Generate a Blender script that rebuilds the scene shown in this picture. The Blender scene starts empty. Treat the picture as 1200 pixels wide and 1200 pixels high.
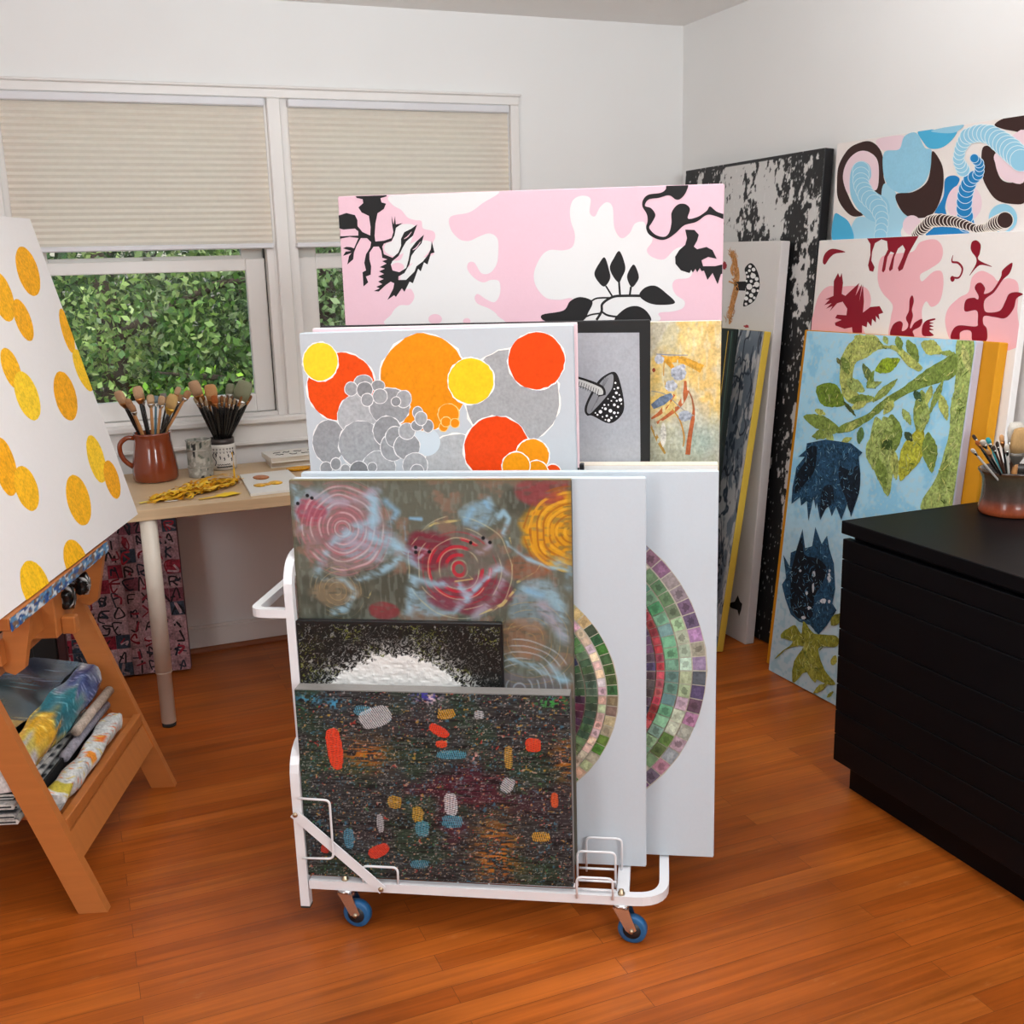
import bpy, math, random
import numpy as np
from mathutils import Vector, Matrix
from mathutils.geometry import tessellate_polygon
S=bpy.context.scene
COL=S.collection
rnd=random.Random(7)
R=math.radians
# ------------------------------------------------------------------ camera, world, light
cd=bpy.data.cameras.new('camera'); cam=bpy.data.objects.new('camera',cd); COL.objects.link(cam); S.camera=cam
cd.sensor_fit='HORIZONTAL'; cd.sensor_width=36; cd.lens=1270.17/1200*36; cd.clip_start=.02
def cam_matrix(pitch,roll,yaw,z):
    fw=Vector((math.sin(yaw)*math.cos(pitch),math.cos(yaw)*math.cos(pitch),-math.sin(pitch)))
    r=Vector((math.cos(yaw),-math.sin(yaw),0)); u=r.cross(fw)
    r2=r*math.cos(roll)+u*math.sin(roll); u2=u*math.cos(roll)-r*math.sin(roll)
    m=Matrix((( r2.x,u2.x,-fw.x,0),(r2.y,u2.y,-fw.y,0),(r2.z,u2.z,-fw.z,z),(0,0,0,1)))
    return m
cam.matrix_world=cam_matrix(R(13.0245),R(-1.5151),R(22.041),1.461)
w=bpy.data.worlds.new('sky'); S.world=w; w.use_nodes=True
nt=w.node_tree; bg=nt.nodes['Background']; sky=nt.nodes.new('ShaderNodeTexSky')
sky.sky_type='NISHITA'; sky.sun_disc=False; sky.sun_elevation=R(48); sky.sun_rotation=R(200); sky.air_density=1.2; sky.dust_density=2.5
nt.links.new(sky.outputs['Color'],bg.inputs['Color']); bg.inputs['Strength'].default_value=.42
def light(name,typ,loc,target,energy,size=None,size_y=None,color=(1,1,1)):
    l=bpy.data.lights.new(name,typ); o=bpy.data.objects.new(name,l); COL.objects.link(o)
    o.location=loc; o.rotation_euler=(Vector(target)-Vector(loc)).to_track_quat('-Z','Y').to_euler()
    l.energy=energy; l.color=color
    if size: l.shape='RECTANGLE'; l.size=size; l.size_y=size_y or size
    return o
sun=light('sun','SUN',(0,0,20),(3,9,0),2.5,color=(1,.95,.85)); sun.data.angle=R(1)
light('softbox_key','AREA',(-2.0,.15,1.85),(.9,2.4,.7),23,.9,.9,(.91,.97,1))
light('softbox_fill','AREA',(1.2,-1.9,2.0),(1.2,3.0,1.1),58,1.2,.75,(.91,.97,1))
light('ceiling_bounce','AREA',(.95,1.7,2.02),(.95,1.75,2.4),50,1.6,1.7,(.91,.965,1))
S.view_settings.view_transform='Standard'; S.view_settings.look='None'; S.view_settings.gamma=1; S.view_settings.use_curve_mapping=False
S.view_settings.exposure=0.0
# ------------------------------------------------------------------ materials
def lin(c):
    if isinstance(c,str): c=[int(c[i:i+2],16)/255 for i in (0,2,4)]
    if max(c[:3])>1: c=[v/255 for v in c[:3]]
    return tuple(x/12.92 if x<=.04045 else ((x+.055)/1.055)**2.4 for x in c[:3])
def lina(a): return np.where(a<=.04045,a/12.92,((np.maximum(a,0)+.055)/1.055)**2.4)
class NT:
    def __init__(s,name):
        s.m=bpy.data.materials.new(name); s.m.use_nodes=True; s.t=s.m.node_tree; s.b=s.t.nodes['Principled BSDF']; s.o=s.t.nodes['Material Output']
    def n(s,typ,**k):
        x=s.t.nodes.new('ShaderNode'+typ)
        for a,v in k.items():
            if a.startswith('_'): setattr(x,a[1:],v)
            else: x.inputs[a.replace('__',' ')].default_value=v
        return x
    def l(s,a,b): s.t.links.new(a,b)
    def set(s,**k):
        for a,v in k.items(): s.b.inputs[a.replace('__',' ')].default_value=v
MATS={}
def mat(name,col,rough=.5,metal=0,var=.06,scale=12,bump=0,bscale=80,coat=0,stretch=(1,1,1),spec=.5):
    if name in MATS: return MATS[name]
    t=NT(name); t.set(Roughness=rough,Metallic=metal,Coat__Weight=coat); t.b.inputs['Specular IOR Level'].default_value=spec
    tc=t.n('TexCoord'); mp=t.n('Mapping'); mp.inputs['Scale'].default_value=stretch; t.l(tc.outputs['Object'],mp.inputs['Vector'])
    no=t.n('TexNoise',Scale=scale,Detail=5.); t.l(mp.outputs['Vector'],no.inputs['Vector'])
    ma=t.n('MapRange'); ma.inputs['To Min'].default_value=1-var*1.6; ma.inputs['To Max'].default_value=1+var*1.6; t.l(no.outputs['Fac'],ma.inputs['Value'])
    mx=t.n('Mix',_data_type='RGBA',_blend_type='MULTIPLY'); mx.inputs[0].default_value=1; mx.inputs[6].default_value=(*lin(col),1); t.l(ma.outputs[0],mx.inputs[7]); t.l(mx.outputs[2],t.b.inputs['Base Color'])
    if bump:
        nb=t.n('TexNoise',Scale=bscale,Detail=4.); t.l(mp.outputs['Vector'],nb.inputs['Vector'])
        bp=t.n('Bump',Strength=bump,Distance=.002); t.l(nb.outputs['Fac'],bp.inputs['Height']); t.l(bp.outputs['Normal'],t.b.inputs['Normal'])
    MATS[name]=t.m; return t.m
def paint_mat(name,rough=.55,bump=.15,bscale=140,coat=0):
    if name in MATS: return MATS[name]
    t=NT(name); t.set(Roughness=rough,Coat__Weight=coat,Coat__Roughness=.2); t.b.inputs['Specular IOR Level'].default_value=.22
    at=t.n('Attribute',_attribute_name='Col'); tc=t.n('TexCoord')
    no=t.n('TexNoise',Scale=38.,Detail=7.,Roughness=.65); t.l(tc.outputs['Object'],no.inputs['Vector'])
    mp=t.n('Mapping'); mp.inputs['Scale'].default_value=(95,95,80); t.l(tc.outputs['Object'],mp.inputs['Vector'])
    n2=t.n('TexNoise',Scale=1.6,Detail=5.); t.l(mp.outputs['Vector'],n2.inputs['Vector'])
    ad=t.n('Math',_operation='ADD'); t.l(no.outputs['Fac'],ad.inputs[0]); t.l(n2.outputs['Fac'],ad.inputs[1])
    sb=t.n('Math',_operation='SUBTRACT'); t.l(ad.outputs[0],sb.inputs[0]); sb.inputs[1].default_value=1
    ml=t.n('Math',_operation='MULTIPLY'); t.l(sb.outputs[0],ml.inputs[0]); t.l(at.outputs['Alpha'],ml.inputs[1])
    m3=t.n('Math',_operation='MULTIPLY_ADD'); t.l(ml.outputs[0],m3.inputs[0]); m3.inputs[1].default_value=4.2; m3.inputs[2].default_value=1; 
    mx=t.n('Mix',_data_type='RGBA',_blend_type='MULTIPLY'); mx.inputs[0].default_value=1; t.l(at.outputs['Color'],mx.inputs[6]); t.l(m3.outputs[0],mx.inputs[7]); t.l(mx.outputs[2],t.b.inputs['Base Color'])
    bp=t.n('Bump',Strength=bump,Distance=.001); nb=t.n('TexNoise',Scale=float(bscale),Detail=3.); t.l(tc.outputs['Object'],nb.inputs['Vector']); t.l(nb.outputs['Fac'],bp.inputs['Height']); t.l(bp.outputs['Normal'],t.b.inputs['Normal'])
    MATS[name]=t.m; return t.m
# ------------------------------------------------------------------ mesh helpers
class MB:
    def __init__(s): s.v=[]; s.f=[]; s.mi=[]; s.sm=[]; s.c=[]; s.col=None; s.m=0
    def add(s,vs,fs,smooth=False):
        b=len(s.v); s.v+= [tuple(p) for p in vs]
        if s.col is not None: s.c+= [s.col]*len(vs)
        for f in fs: s.f.append(tuple(b+i for i in f)); s.mi.append(s.m); s.sm.append(smooth)
        return s
    def box(s,x0,x1,y0,y1,z0,z1,ch=0):
        if ch<=0:
            vs=[(x,y,z) for z in (z0,z1) for y in (y0,y1) for x in (x0,x1)]
            return s.add(vs,[(0,2,3,1),(4,5,7,6),(0,1,5,4),(2,6,7,3),(0,4,6,2),(1,3,7,5)])
        vs=[];idx={}
        cx,cy,cz=(x0+x1)/2,(y0+y1)/2,(z0+z1)/2;h=((x1-x0)/2,(y1-y0)/2,(z1-z0)/2)
        for sx in (-1,1):
            for sy in (-1,1):
                for sz in (-1,1):
                    for a in range(3):
                        q=[h[0]-ch,h[1]-ch,h[2]-ch]; q[a]=h[a]
                        idx[(sx,sy,sz,a)]=len(vs); vs.append((cx+sx*q[0],cy+sy*q[1],cz+sz*q[2]))
        fs=[]
        for a in range(3):
            b,c=(a+1)%3,(a+2)%3
            for sg in (-1,1):
                def key(sb,sc):
                    t=[0,0,0];t[a]=sg;t[b]=sb;t[c]=sc;return tuple(t)
                f=[idx[key(*k)+(a,)] for k in ((-1,-1),(1,-1),(1,1),(-1,1))]
                fs.append(f if sg>0 else f[::-1])
            for sb in (-1,1):
                for sc in (-1,1):
                    def k2(sa):
                        t=[0,0,0];t[a]=sa;t[b]=sb;t[c]=sc;return tuple(t)
                    f=[idx[k2(-1)+(b,)],idx[k2(1)+(b,)],idx[k2(1)+(c,)],idx[k2(-1)+(c,)]]
                    fs.append(f if sb*sc>0 else f[::-1])
        for sx in (-1,1):
            for sy in (-1,1):
                for sz in (-1,1):
                    f=[idx[(sx,sy,sz,a)] for a in range(3)]
                    fs.append(f if sx*sy*sz>0 else f[::-1])
        return s.add(vs,fs)
    def hexa(s,b,t):   # bottom quad and top quad (ccw seen from above)
        return s.add(list(b)+list(t),[(3,2,1,0),(4,5,6,7),(0,1,5,4),(1,2,6,5),(2,3,7,6),(3,0,4,7)])
    def tube(s,pts,r,n=10,square=None,cap=True,up=None,closed=False):
        pts=[Vector(p) for p in pts]; N=len(pts); rs=r if isinstance(r,(list,tuple)) else [r]*N
        tang=[]
        for i in range(N):
            if closed: a=pts[(i+1)%N]-pts[i-1]
            else: a=(pts[min(i+1,N-1)]-pts[max(i-1,0)])
            tang.append(a.normalized())
        u=Vector(up) if up else (Vector((0,0,1)) if abs(tang[0].z)<.9 else Vector((1,0,0)))
        vs=[];k=n if not square else 4
        for i in range(N):
            t=tang[i]
            if up and abs(t.dot(Vector(up)))<.98: u=Vector(up)
            u=(u-t*u.dot(t)).normalized(); w_=t.cross(u)
            # mitre factor
            mf=1
            if 0<i<N-1:
                c=(pts[i]-pts[i-1]).normalized().dot(t); mf=1/max(c,.5)
            if square:
                a,b=square
                for sx,sy in ((-1,-1),(1,-1),(1,1),(-1,1)): vs.append(pts[i]+w_*(sx*a/2)+u*(sy*b/2))
            else:
                for j in range(n):
                    an=2*math.pi*j/n; vs.append(pts[i]+(w_*math.cos(an)+u*math.sin(an))*rs[i])
        fs=[]
        for i in range(N if closed else N-1):
            i2=(i+1)%N
            for j in range(k): fs.append((i*k+j,i*k+(j+1)%k,i2*k+(j+1)%k,i2*k+j))
        if cap and not closed: fs+= [tuple(range(k))[::-1],tuple(range((N-1)*k,N*k))]
        return s.add(vs,fs,not square)
    def lathe(s,prof,n=32,c=(0,0),sx=1,sy=1,cap=True):
        vs=[];fs=[]
        for r,z in prof:
            for j in range(n):
                a=2*math.pi*j/n; vs.append((c[0]+r*math.cos(a)*sx,c[1]+r*math.sin(a)*sy,z))
        for i in range(len(prof)-1):
            for j in range(n): fs.append((i*n+j,i*n+(j+1)%n,(i+1)*n+(j+1)%n,(i+1)*n+j))
        if cap: fs+= [tuple(range(n))[::-1],tuple(range((len(prof)-1)*n,len(prof)*n))]
        return s.add(vs,fs,True)
    def grid(s,P,smooth=True,cols=None):
        a=len(P);b=len(P[0]); vs=[p for row in P for p in row]
        fs=[(i*b+j,i*b+j+1,(i+1)*b+j+1,(i+1)*b+j) for i in range(a-1) for j in range(b-1)]
        base=len(s.v); s.add(vs,fs,smooth)
        if cols is not None: s.c[base:]=[c for row in cols for c in row]
        return s
    def build(s,name,mats,parent=None,loc=None,rot=None,matrix=None):
        me=bpy.data.meshes.new(name); me.from_pydata(s.v,[],s.f); 
        if not isinstance(mats,(list,tuple)): mats=[mats]
        for m in mats: me.materials.append(m)
        me.polygons.foreach_set('material_index',s.mi); me.polygons.foreach_set('use_smooth',s.sm)
        if s.c and len(s.c)==len(s.v):
            a=me.color_attributes.new('Col','FLOAT_COLOR','POINT'); a.data.foreach_set('color',np.array(s.c,dtype=np.float32).ravel())
        me.update()
        o=bpy.data.objects.new(name,me); COL.objects.link(o)
        if parent: o.parent=parent
        if loc: o.location=loc
        if rot: o.rotation_euler=rot
        if matrix is not None: o.matrix_world=matrix
        return o
def C4(c,mot=0): return (*lin(c),mot)
def tag(o,label,cat,group=None,kind=None):
    o['label']=label; o['category']=cat
    if group: o['group']=group
    if kind: o['kind']=kind
    return o
def struct(o): o['kind']='structure'; return o
def empty(name,label,cat,loc=(0,0,0),rz=0,group=None,matrix=None):
    o=bpy.data.objects.new(name,None); COL.objects.link(o); o.empty_display_size=.1
    o.location=loc; o.rotation_euler=(0,0,rz)
    if matrix is not None: o.matrix_world=matrix
    return tag(o,label,cat,group)
def arc(p,c0,c1,n=6): pass
def rounded(pts,r,n=6):
    pts=[Vector(p) for p in pts]; out=[pts[0]]
    for i in range(1,len(pts)-1):
        a,b,c=pts[i-1],pts[i],pts[i+1]; d1=(a-b).normalized(); d2=(c-b).normalized()
        rr=min(r,(a-b).length*.49,(c-b).length*.49); p0=b+d1*rr; p1=b+d2*rr
        for k in range(n+1):
            t=k/n; out.append(p0*(1-t)**2+b*2*t*(1-t)+p1*t*t)
    out.append(pts[-1]); return out
# numpy value noise
def vnoise(X,Y,sx,sy,seed):
    g=np.random.default_rng(seed); T=g.random((256,256))
    x=X/sx;y=Y/sy; xi=np.floor(x).astype(int);yi=np.floor(y).astype(int); fx=x-xi;fy=y-yi
    fx=fx*fx*(3-2*fx);fy=fy*fy*(3-2*fy); f=lambda a,b:T[a%256,b%256]
    return (f(xi,yi)*(1-fx)+f(xi+1,yi)*fx)*(1-fy)+(f(xi,yi+1)*(1-fx)+f(xi+1,yi+1)*fx)*fy
def fbm(X,Y,sx,sy,seed,o=4):
    v=0;a=.5;t=0
    for i in range(o): v=v+a*vnoise(X,Y,sx/2**i,sy/2**i,seed+i*17); t+=a; a*=.55
    return v/t
def mixc(c,d,t):
    t=np.clip(t,0,1)[...,None]; return c*(1-t)+np.asarray(d)/255.*t
def smooth01(x): x=np.clip(x,0,1); return x*x*(3-2*x)
ART={
'dark':{'q': [0.6417,2.076,0.1225,-29.9225,0.4949,0.2765,0.6012,0.4463],'ops': [],'marks': [((90,160,184),150.7,401.3,19,11.5,0),((216,216,220),177.5,386.4,37.9,23.1,-20),((216,160,48),334.5,398,20.1,11.4,-10),((200,200,204),406.2,398.3,10.8,9.7,0),((232,69,42),82.7,310.5,17.7,49,-4),((224,64,40),317.2,359.1,23.4,11.5,30),((224,74,44),321.3,328.8,12.5,8.3,0),((79,159,184),342.2,304.7,32.8,10,-3),((220,68,40),520.5,332.5,16.8,16.3,0),((208,160,64),466.1,302.1,9.2,28.1,0),((207,207,212),462.5,237.5,13.9,18.4,25),((208,85,46),563.5,206.3,8.4,18.4,0),((201,154,52),210.1,188.3,16,15.4,0),((208,162,56),260.6,160.5,12.8,18.8,0),((201,201,204),175,135.5,8.1,22.5,0),((226,226,228),335.6,187.3,15,27.2,0),((77,154,178),337.1,146.6,23.8,15.4,0),((90,164,186),269.3,126.6,16,19,0),((77,150,178),101.1,95.9,12.3,24.5,0),((216,64,44),167,67.6,26,14,-30),((216,162,56),532.2,118.5,20.2,11.9,0),((79,147,172),258.7,39.6,21,10.5,-5),((200,60,44),44.4,68.9,9.9,12.3,20)]},
'pb1':{'q': [0.7621,2.1334,0.1146,-30.0062,-0.4735,0.1531,0.762,0.9008],'ops': []},
'pb2':{'q': [0.8547,2.1403,0.1147,-30.0047,-0.1164,0.2179,0.914,0.9032],'ops': []},
'dome':{'q': [0.6019,2.1626,0.13,-29.8972,0.0001,0.0811,0.4569,0.5777],'ops': []},
'swirl':{'q': [0.678,2.1433,0.13,-29.7371,0.5723,0.1372,0.6096,0.8847],'ops': []},
'cream':{'q': [0.9283,2.2627,0.13,-29.9621,-0.3021,0.0141,0.9145,0.876],'ops': []},
'circ':{'q': [0.7686,2.2831,0.13,-29.866,-0.5028,0.7466,0.6101,1.1913],'ops': [('c',(166,167,169),(248,244,238),2.8,0.02,0.12,[472.2,1036.3,104.8,-2.4,-4.3,-105.9]),
('c',(180,182,184),(248,244,238),2.9,0.015,0.12,[341.4,883.5,74.1,-1,-3.9,-75.1]),
('c',(207,218,226),None,0,0,0,[274.5,941.9,32.1,-0.6,-1.9,-32]),
('c',(238,143,6),(248,244,238),2.9,0.02,0.1,[276.1,1075.3,98.2,-2.4,-6.4,-107.2]),
('c',(234,76,4),(248,244,238),2.6,0.015,0.1,[87.9,1069.8,77.8,-1.9,-6,-76.4]),
('c',(242,214,42),(248,244,238),2.6,0.02,0.06,[44.7,1127.2,39.7,-1.1,-3.5,-42.1]),
('c',(242,204,32),(248,244,238),2.6,0.02,0.08,[382.9,1075.6,50.6,-1.2,-2.5,-50.3]),
('c',(232,72,4),(248,244,238),2.5,0.02,0.08,[528.7,1115.9,61.3,-1.7,-2.1,-61.2]),
('c',(232,68,4),(248,244,238),2.6,0.02,0.08,[433.2,922.8,73.1,-1.2,-3.2,-74.2]),
('c',(232,76,6),(248,244,238),2.6,0.02,0.08,[557.3,868.9,17.1,-0.2,-0.5,-17.4]),
('c',(238,148,10),(248,244,238),2.6,0.02,0.08,[512.9,907.1,36.5,-0.6,-1.3,-37]),
('c',(238,152,10),(248,244,238),2.6,0.02,0.08,[520.1,869.4,25.7,-0.3,-0.9,-26.2]),
('c',(238,154,10),(248,244,238),2.6,0.02,0.08,[475.3,884.5,30.4,-0.4,-1.2,-30.9]),
('c',(236,140,6),(255,208,128),2,0.03,0,[315.8,975.4,9.3,-0.2,-0.5,-9.2]),
('c',(236,140,6),(255,208,128),2,0.03,0,[328.9,1003.8,23.1,-0.5,-1.2,-22.9]),
('c',(236,140,6),(255,208,128),2,0.03,0,[322.2,986.8,10.4,-0.2,-0.6,-10.3]),
('c',(236,140,6),(255,208,128),2,0.03,0,[342.3,983.5,9.5,-0.2,-0.5,-9.5]),
('c',(178,179,182),(236,234,234),1.8,0.02,0.15,[125.6,1002.7,50.1,-1,-3.9,-51.8]),
('c',(152,153,156),(236,234,234),1.8,0.02,0.15,[196.2,1022.9,45.2,-1,-2.8,-41.8]),
('c',(150,151,154),(236,234,234),1.8,0.02,0.15,[49.7,947.2,37.4,-0.6,-4,-48.7]),
('c',(160,161,164),(236,234,234),1.8,0.02,0.15,[123.9,940.1,51,-0.9,-3.9,-52.4]),
('c',(145,146,149),(236,234,234),1.8,0.02,0.15,[186.6,968.2,31.7,-0.6,-2.3,-33.5]),
('c',(172,173,176),(236,234,234),1.8,0.02,0.15,[161.6,885,38.6,-0.5,-2.7,-38.5]),
('c',(155,156,159),(236,234,234),1.8,0.02,0.15,[197.4,931.5,28,-0.5,-2.1,-30.8]),
('c',(150,151,154),(236,234,234),1.8,0.02,0.15,[204.8,954.8,22,-0.4,-1.5,-23.3]),
('c',(152,153,156),(236,234,234),1.8,0.02,0.15,[229.9,932.5,29.4,-0.5,-1.9,-29.2]),
('c',(168,169,172),(236,234,234),1.8,0.02,0.15,[232.1,967.3,18.1,-0.3,-1.1,-18]),
('c',(155,156,159),(236,234,234),1.8,0.02,0.15,[140,1078.6,20.5,-0.5,-1.2,-16.5]),
('c',(160,161,164),(236,234,234),1.8,0.02,0.15,[111.1,1065,14.1,-0.3,-1.1,-14.9]),
('c',(150,151,154),(236,234,234),1.8,0.02,0.15,[173.1,1070.6,14.6,-0.4,-0.8,-12]),
('c',(140,141,144),(236,234,234),1.8,0.02,0.15,[141.8,1062.3,17.6,-0.4,-1.3,-17.2]),
('c',(160,161,164),(236,234,234),1.8,0.02,0.15,[175.9,1047.1,16.1,-0.4,-1.1,-15.8]),
('c',(155,156,159),(236,234,234),1.8,0.02,0.15,[146,1039.8,13.2,-0.3,-1,-13.8]),
('c',(165,166,169),(236,234,234),1.7,0.02,0.15,[229.5,1039.9,16.9,-0.4,-1.2,-18.6]),
('c',(140,141,144),(236,234,234),1.7,0.02,0.15,[211.6,1034.6,10.2,-0.2,-0.7,-10]),
('c',(145,146,149),(236,234,234),1.8,0.02,0.15,[256.3,979.9,13.1,-0.3,-0.7,-11.6]),
('c',(145,146,149),(236,234,234),1.7,0.02,0.15,[281,978,11.6,-0.2,-0.8,-13.8]),
('c',(150,151,154),(236,234,234),1.7,0.02,0.15,[259.5,1008.6,11,-0.2,-0.8,-12.9]),
('c',(165,166,169),(236,234,234),1.7,0.02,0.15,[266,995.6,13.1,-0.3,-0.9,-15]),
('c',(150,151,154),(236,234,234),1.8,0.02,0.15,[38.7,885.3,13.6,-0.2,-1.2,-14.9]),
('c',(145,146,149),(236,234,234),1.8,0.02,0.15,[62.1,895.3,11.4,-0.2,-1.1,-13.4]),
('c',(160,161,164),(236,234,234),1.8,0.02,0.15,[83.5,881.7,10.5,-0.1,-0.9,-11.9]),
('c',(130,131,134),(236,234,234),1.8,0.02,0.15,[114.9,879.8,20.9,-0.3,-1.6,-20.8]),
('c',(155,156,159),(236,234,234),1.8,0.02,0.15,[146.8,886.7,10.4,-0.1,-0.7,-10.4]),
('c',(168,169,172),(236,234,234),1.8,0.02,0.15,[246.4,889.7,28,-0.4,-1.7,-28]),
('c',(160,161,164),(236,234,234),1.8,0.02,0.15,[250,876.4,14.7,-0.2,-0.9,-14.7])]},
'pinkback':{'q': [0.7877,2.3143,0.13,-29.9917,-0.4946,0.1723,0.5965,1.1953],'ops': []},
'mfr':{'q': [0.8896,2.3459,0.13,-30.0008,-0.5007,0.0422,0.762,1.1959],'ops': [('p',(169,171,177),0,0.08,[388.5,1172.5,737.5,1168,740,892,740,673,371.5,670]),
('p',(28,27,28),1,0,[613,993.5,618,1014,638.5,1052.5,658,1072.5,683.5,1080.5,696.5,1049,703.5,1001.5,692,976.5,667.5,964,631,981.5,619.5,982]),
('p',(141,142,146),1,0,[618.5,992.5,623,1012.5,642.5,1047.5,660,1068,678,1075.5,677,1047.5,662.5,1025,635.5,995.5,624.5,986.5]),
('s',(90,90,94),0,[650.6,1036.3,0.9,659,1070.1,0.9]),
('s',(90,90,94),0,[650.6,1036.3,0.9,662,1069.3,0.9]),
('s',(90,90,94),0,[650.6,1036.3,0.9,665,1068.5,0.9]),
('s',(90,90,94),0,[650.6,1036.3,0.9,668,1067.7,0.9]),
('s',(90,90,94),0,[650.6,1036.3,0.9,628.9,993.2,0.9]),
('s',(90,90,94),0,[650.6,1036.3,0.9,640.4,1011.4,0.9]),
('s',(90,90,94),0,[650.6,1036.3,0.9,651.9,1029.5,0.9]),
('s',(28,27,28),0,[595.7,1061.8,20.9,618.2,1054.8,20.9,647.5,1040.9,23.6,653.3,1027.2,16.3]),
('s',(201,201,198),0,[595.6,1060,14.5,618.2,1052.5,14.5,646.1,1038.6,17.2,649.7,1029.5,9.1]),
('s',(58,58,60),0,[602.5,1060.9,1.4,599.1,1047.3,1.4]),
('s',(58,58,60),0,[607.9,1058.5,1.4,604.5,1045,1.4]),
('s',(58,58,60),0,[613.3,1056.2,1.4,609.9,1042.6,1.4]),
('s',(58,58,60),0,[618.7,1053.9,1.4,615.4,1040.3,1.4]),
('s',(58,58,60),0,[624.1,1051.5,1.4,620.8,1038,1.4]),
('s',(58,58,60),0,[629.5,1049.2,1.4,626.2,1035.6,1.4]),
('s',(58,58,60),0,[634.9,1046.9,1.4,631.6,1033.3,1.4]),
('s',(58,58,60),0,[640.3,1044.6,1.4,637,1031,1.4]),
('s',(58,58,60),0,[645.7,1042.2,1.4,642.4,1028.6,1.4]),
('c',(242,242,242),None,0,0,0,[683.7,1056.3,2.2,-0,-0,-2.3]),
('c',(242,242,242),None,0,0,0,[689.5,1044.9,2.7,-0,-0,-2.7]),
('c',(242,242,242),None,0,0,0,[685.8,1033.6,3.2,-0,-0,-3.2]),
('c',(242,242,242),None,0,0,0,[694.7,1017.7,4.1,-0,-0,-4.1]),
('c',(242,242,242),None,0,0,0,[686.6,1015.5,2.3,-0,-0,-2.3]),
('c',(242,242,242),None,0,0,0,[679,1024.6,2.3,-0,-0,-2.3]),
('c',(242,242,242),None,0,0,0,[689.3,1001.8,2.7,-0,-0,-2.7]),
('c',(242,242,242),None,0,0,0,[681.1,1006.4,3.2,-0,-0,-3.2]),
('c',(242,242,242),None,0,0,0,[674.4,1015.6,1.8,-0,-0,-1.8]),
('c',(242,242,242),None,0,0,0,[672,992.8,4.1,-0,-0,-4.1]),
('c',(242,242,242),None,0,0,0,[660.7,997.5,3.2,-0,-0,-3.2]),
('c',(242,242,242),None,0,0,0,[681,988.2,3.2,-0,-0,-3.2]),
('c',(242,242,242),None,0,0,0,[663.8,981.4,2.7,-0,-0,-2.7]),
('c',(242,242,242),None,0,0,0,[649.3,990.7,4.1,-0,-0,-4.1]),
('c',(242,242,242),None,0,0,0,[653.8,979.2,1.8,-0,-0,-1.8]),
('c',(242,242,242),None,0,0,0,[674.2,976.8,2.7,-0,-0,-2.8]),
('c',(242,242,242),None,0,0,0,[668.2,970.9,3.6,-0,-0,-3.7]),
('c',(242,242,242),None,0,0,0,[689.2,988.1,2.3,-0,-0,-2.3]),
('c',(242,242,242),None,0,0,0,[642.5,983.9,2.3,-0,-0,-2.3]),
('c',(242,242,242),None,0,0,0,[658.5,1006.6,2.3,-0,-0,-2.3]),
('c',(242,242,242),None,0,0,0,[667.6,1006.5,1.8,-0,-0,-1.8]),
('c',(242,242,242),None,0,0,0,[697,1008.6,1.8,-0,-0,-1.8]),
('c',(242,242,242),None,0,0,0,[660.5,972.3,1.8,-0,-0,-1.8]),
('c',(242,242,242),None,0,0,0,[681.3,1042.7,1.8,-0,-0,-1.8]),
('c',(242,242,242),None,0,0,0,[692.5,1029,1.8,-0,-0,-1.8]),
('c',(242,242,242),None,0,0,0,[682.6,1022.3,1.4,-0,-0,-1.4]),
('c',(242,242,242),None,0,0,0,[666.8,1020.2,1.4,-0,-0,-1.4]),
('c',(242,242,242),None,0,0,0,[653.9,999.8,1.8,-0,-0,-1.8]),
('c',(242,242,242),None,0,0,0,[638,988.5,1.8,-0,-0,-1.8]),
('c',(242,242,242),None,0,0,0,[685.5,979.9,1.8,-0,-0,-1.8])]},
'yel':{'q': [0.9777,2.3342,0.13,-30.0046,-0.4994,0.016,0.914,1.1897],'ops': [('s',(181,99,58),0.3,[757.6,950.6,4.6,791.6,973.5,7.4,818.6,996.3,10.1,834.1,1023.6,12,838.2,1055.3,13.8]),
('s',(181,98,56),0.3,[757.6,969.1,3.7,782.5,987.4,10.1,807.1,1026.1,11.9]),
('s',(168,90,52),0.3,[841.4,885,11.1,846.3,931.5,10.1,854.8,982.2,8.3,856.9,991.4,12.9]),
('s',(160,96,60),0.2,[854.7,986.8,5.5,849.9,1014.3,3.2,841.6,1032.6,2.7]),
('s',(217,162,60),0.35,[775.1,1112.6,6.3,795.3,1104.7,13.5,822.1,1104.3,15.3,849,1093.6,16.2,871.4,1082,19.8]),
('s',(207,148,48),0.3,[790.8,1103.4,11.7,804.4,1087.4,9,809,1073.8,3.6]),
('s',(192,138,52),0.1,[786.4,1101.2,2.2,785.7,1065,2.2,793.5,1033.1,1.8]),
('s',(185,133,56),0.1,[805.1,991.8,2.3,823.4,964,3.6,832.8,927,3.6,830.7,903.7,2.3]),
('s',(154,149,140),0.1,[757.4,1033.5,2.3,791.3,1024,2.3,827.6,991.6,2.3,854.8,975.3,2.3]),
('s',(168,130,60),0.3,[758.5,950.6,6.4,773.7,917.9,8.3,789.8,887.4,4.6]),
('s',(138,143,154),0.1,[768.4,1117.2,2.7,808.7,1114.4,2.2,839.9,1113.9,1.8]),
('s',(111,127,150),0.4,[759.8,996.8,11.9,782.4,1010.4,21,804.8,1023.9,10.1]),
('c',(169,173,184),None,0,0.12,0.5,[818.8,1073.7,17.9,-0.2,0.1,-16.3]),
('c',(185,188,196),None,0,0.12,0.5,[802.4,1044.4,13.5,-0.1,0.1,-12.8]),
('c',(157,163,174),None,0,0.12,0.5,[834.6,975.5,15.3,-0.1,0.1,-12]),
('c',(183,186,194),None,0,0.12,0.5,[775.1,1105,10.8,-0.2,0,-9.9]),
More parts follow.
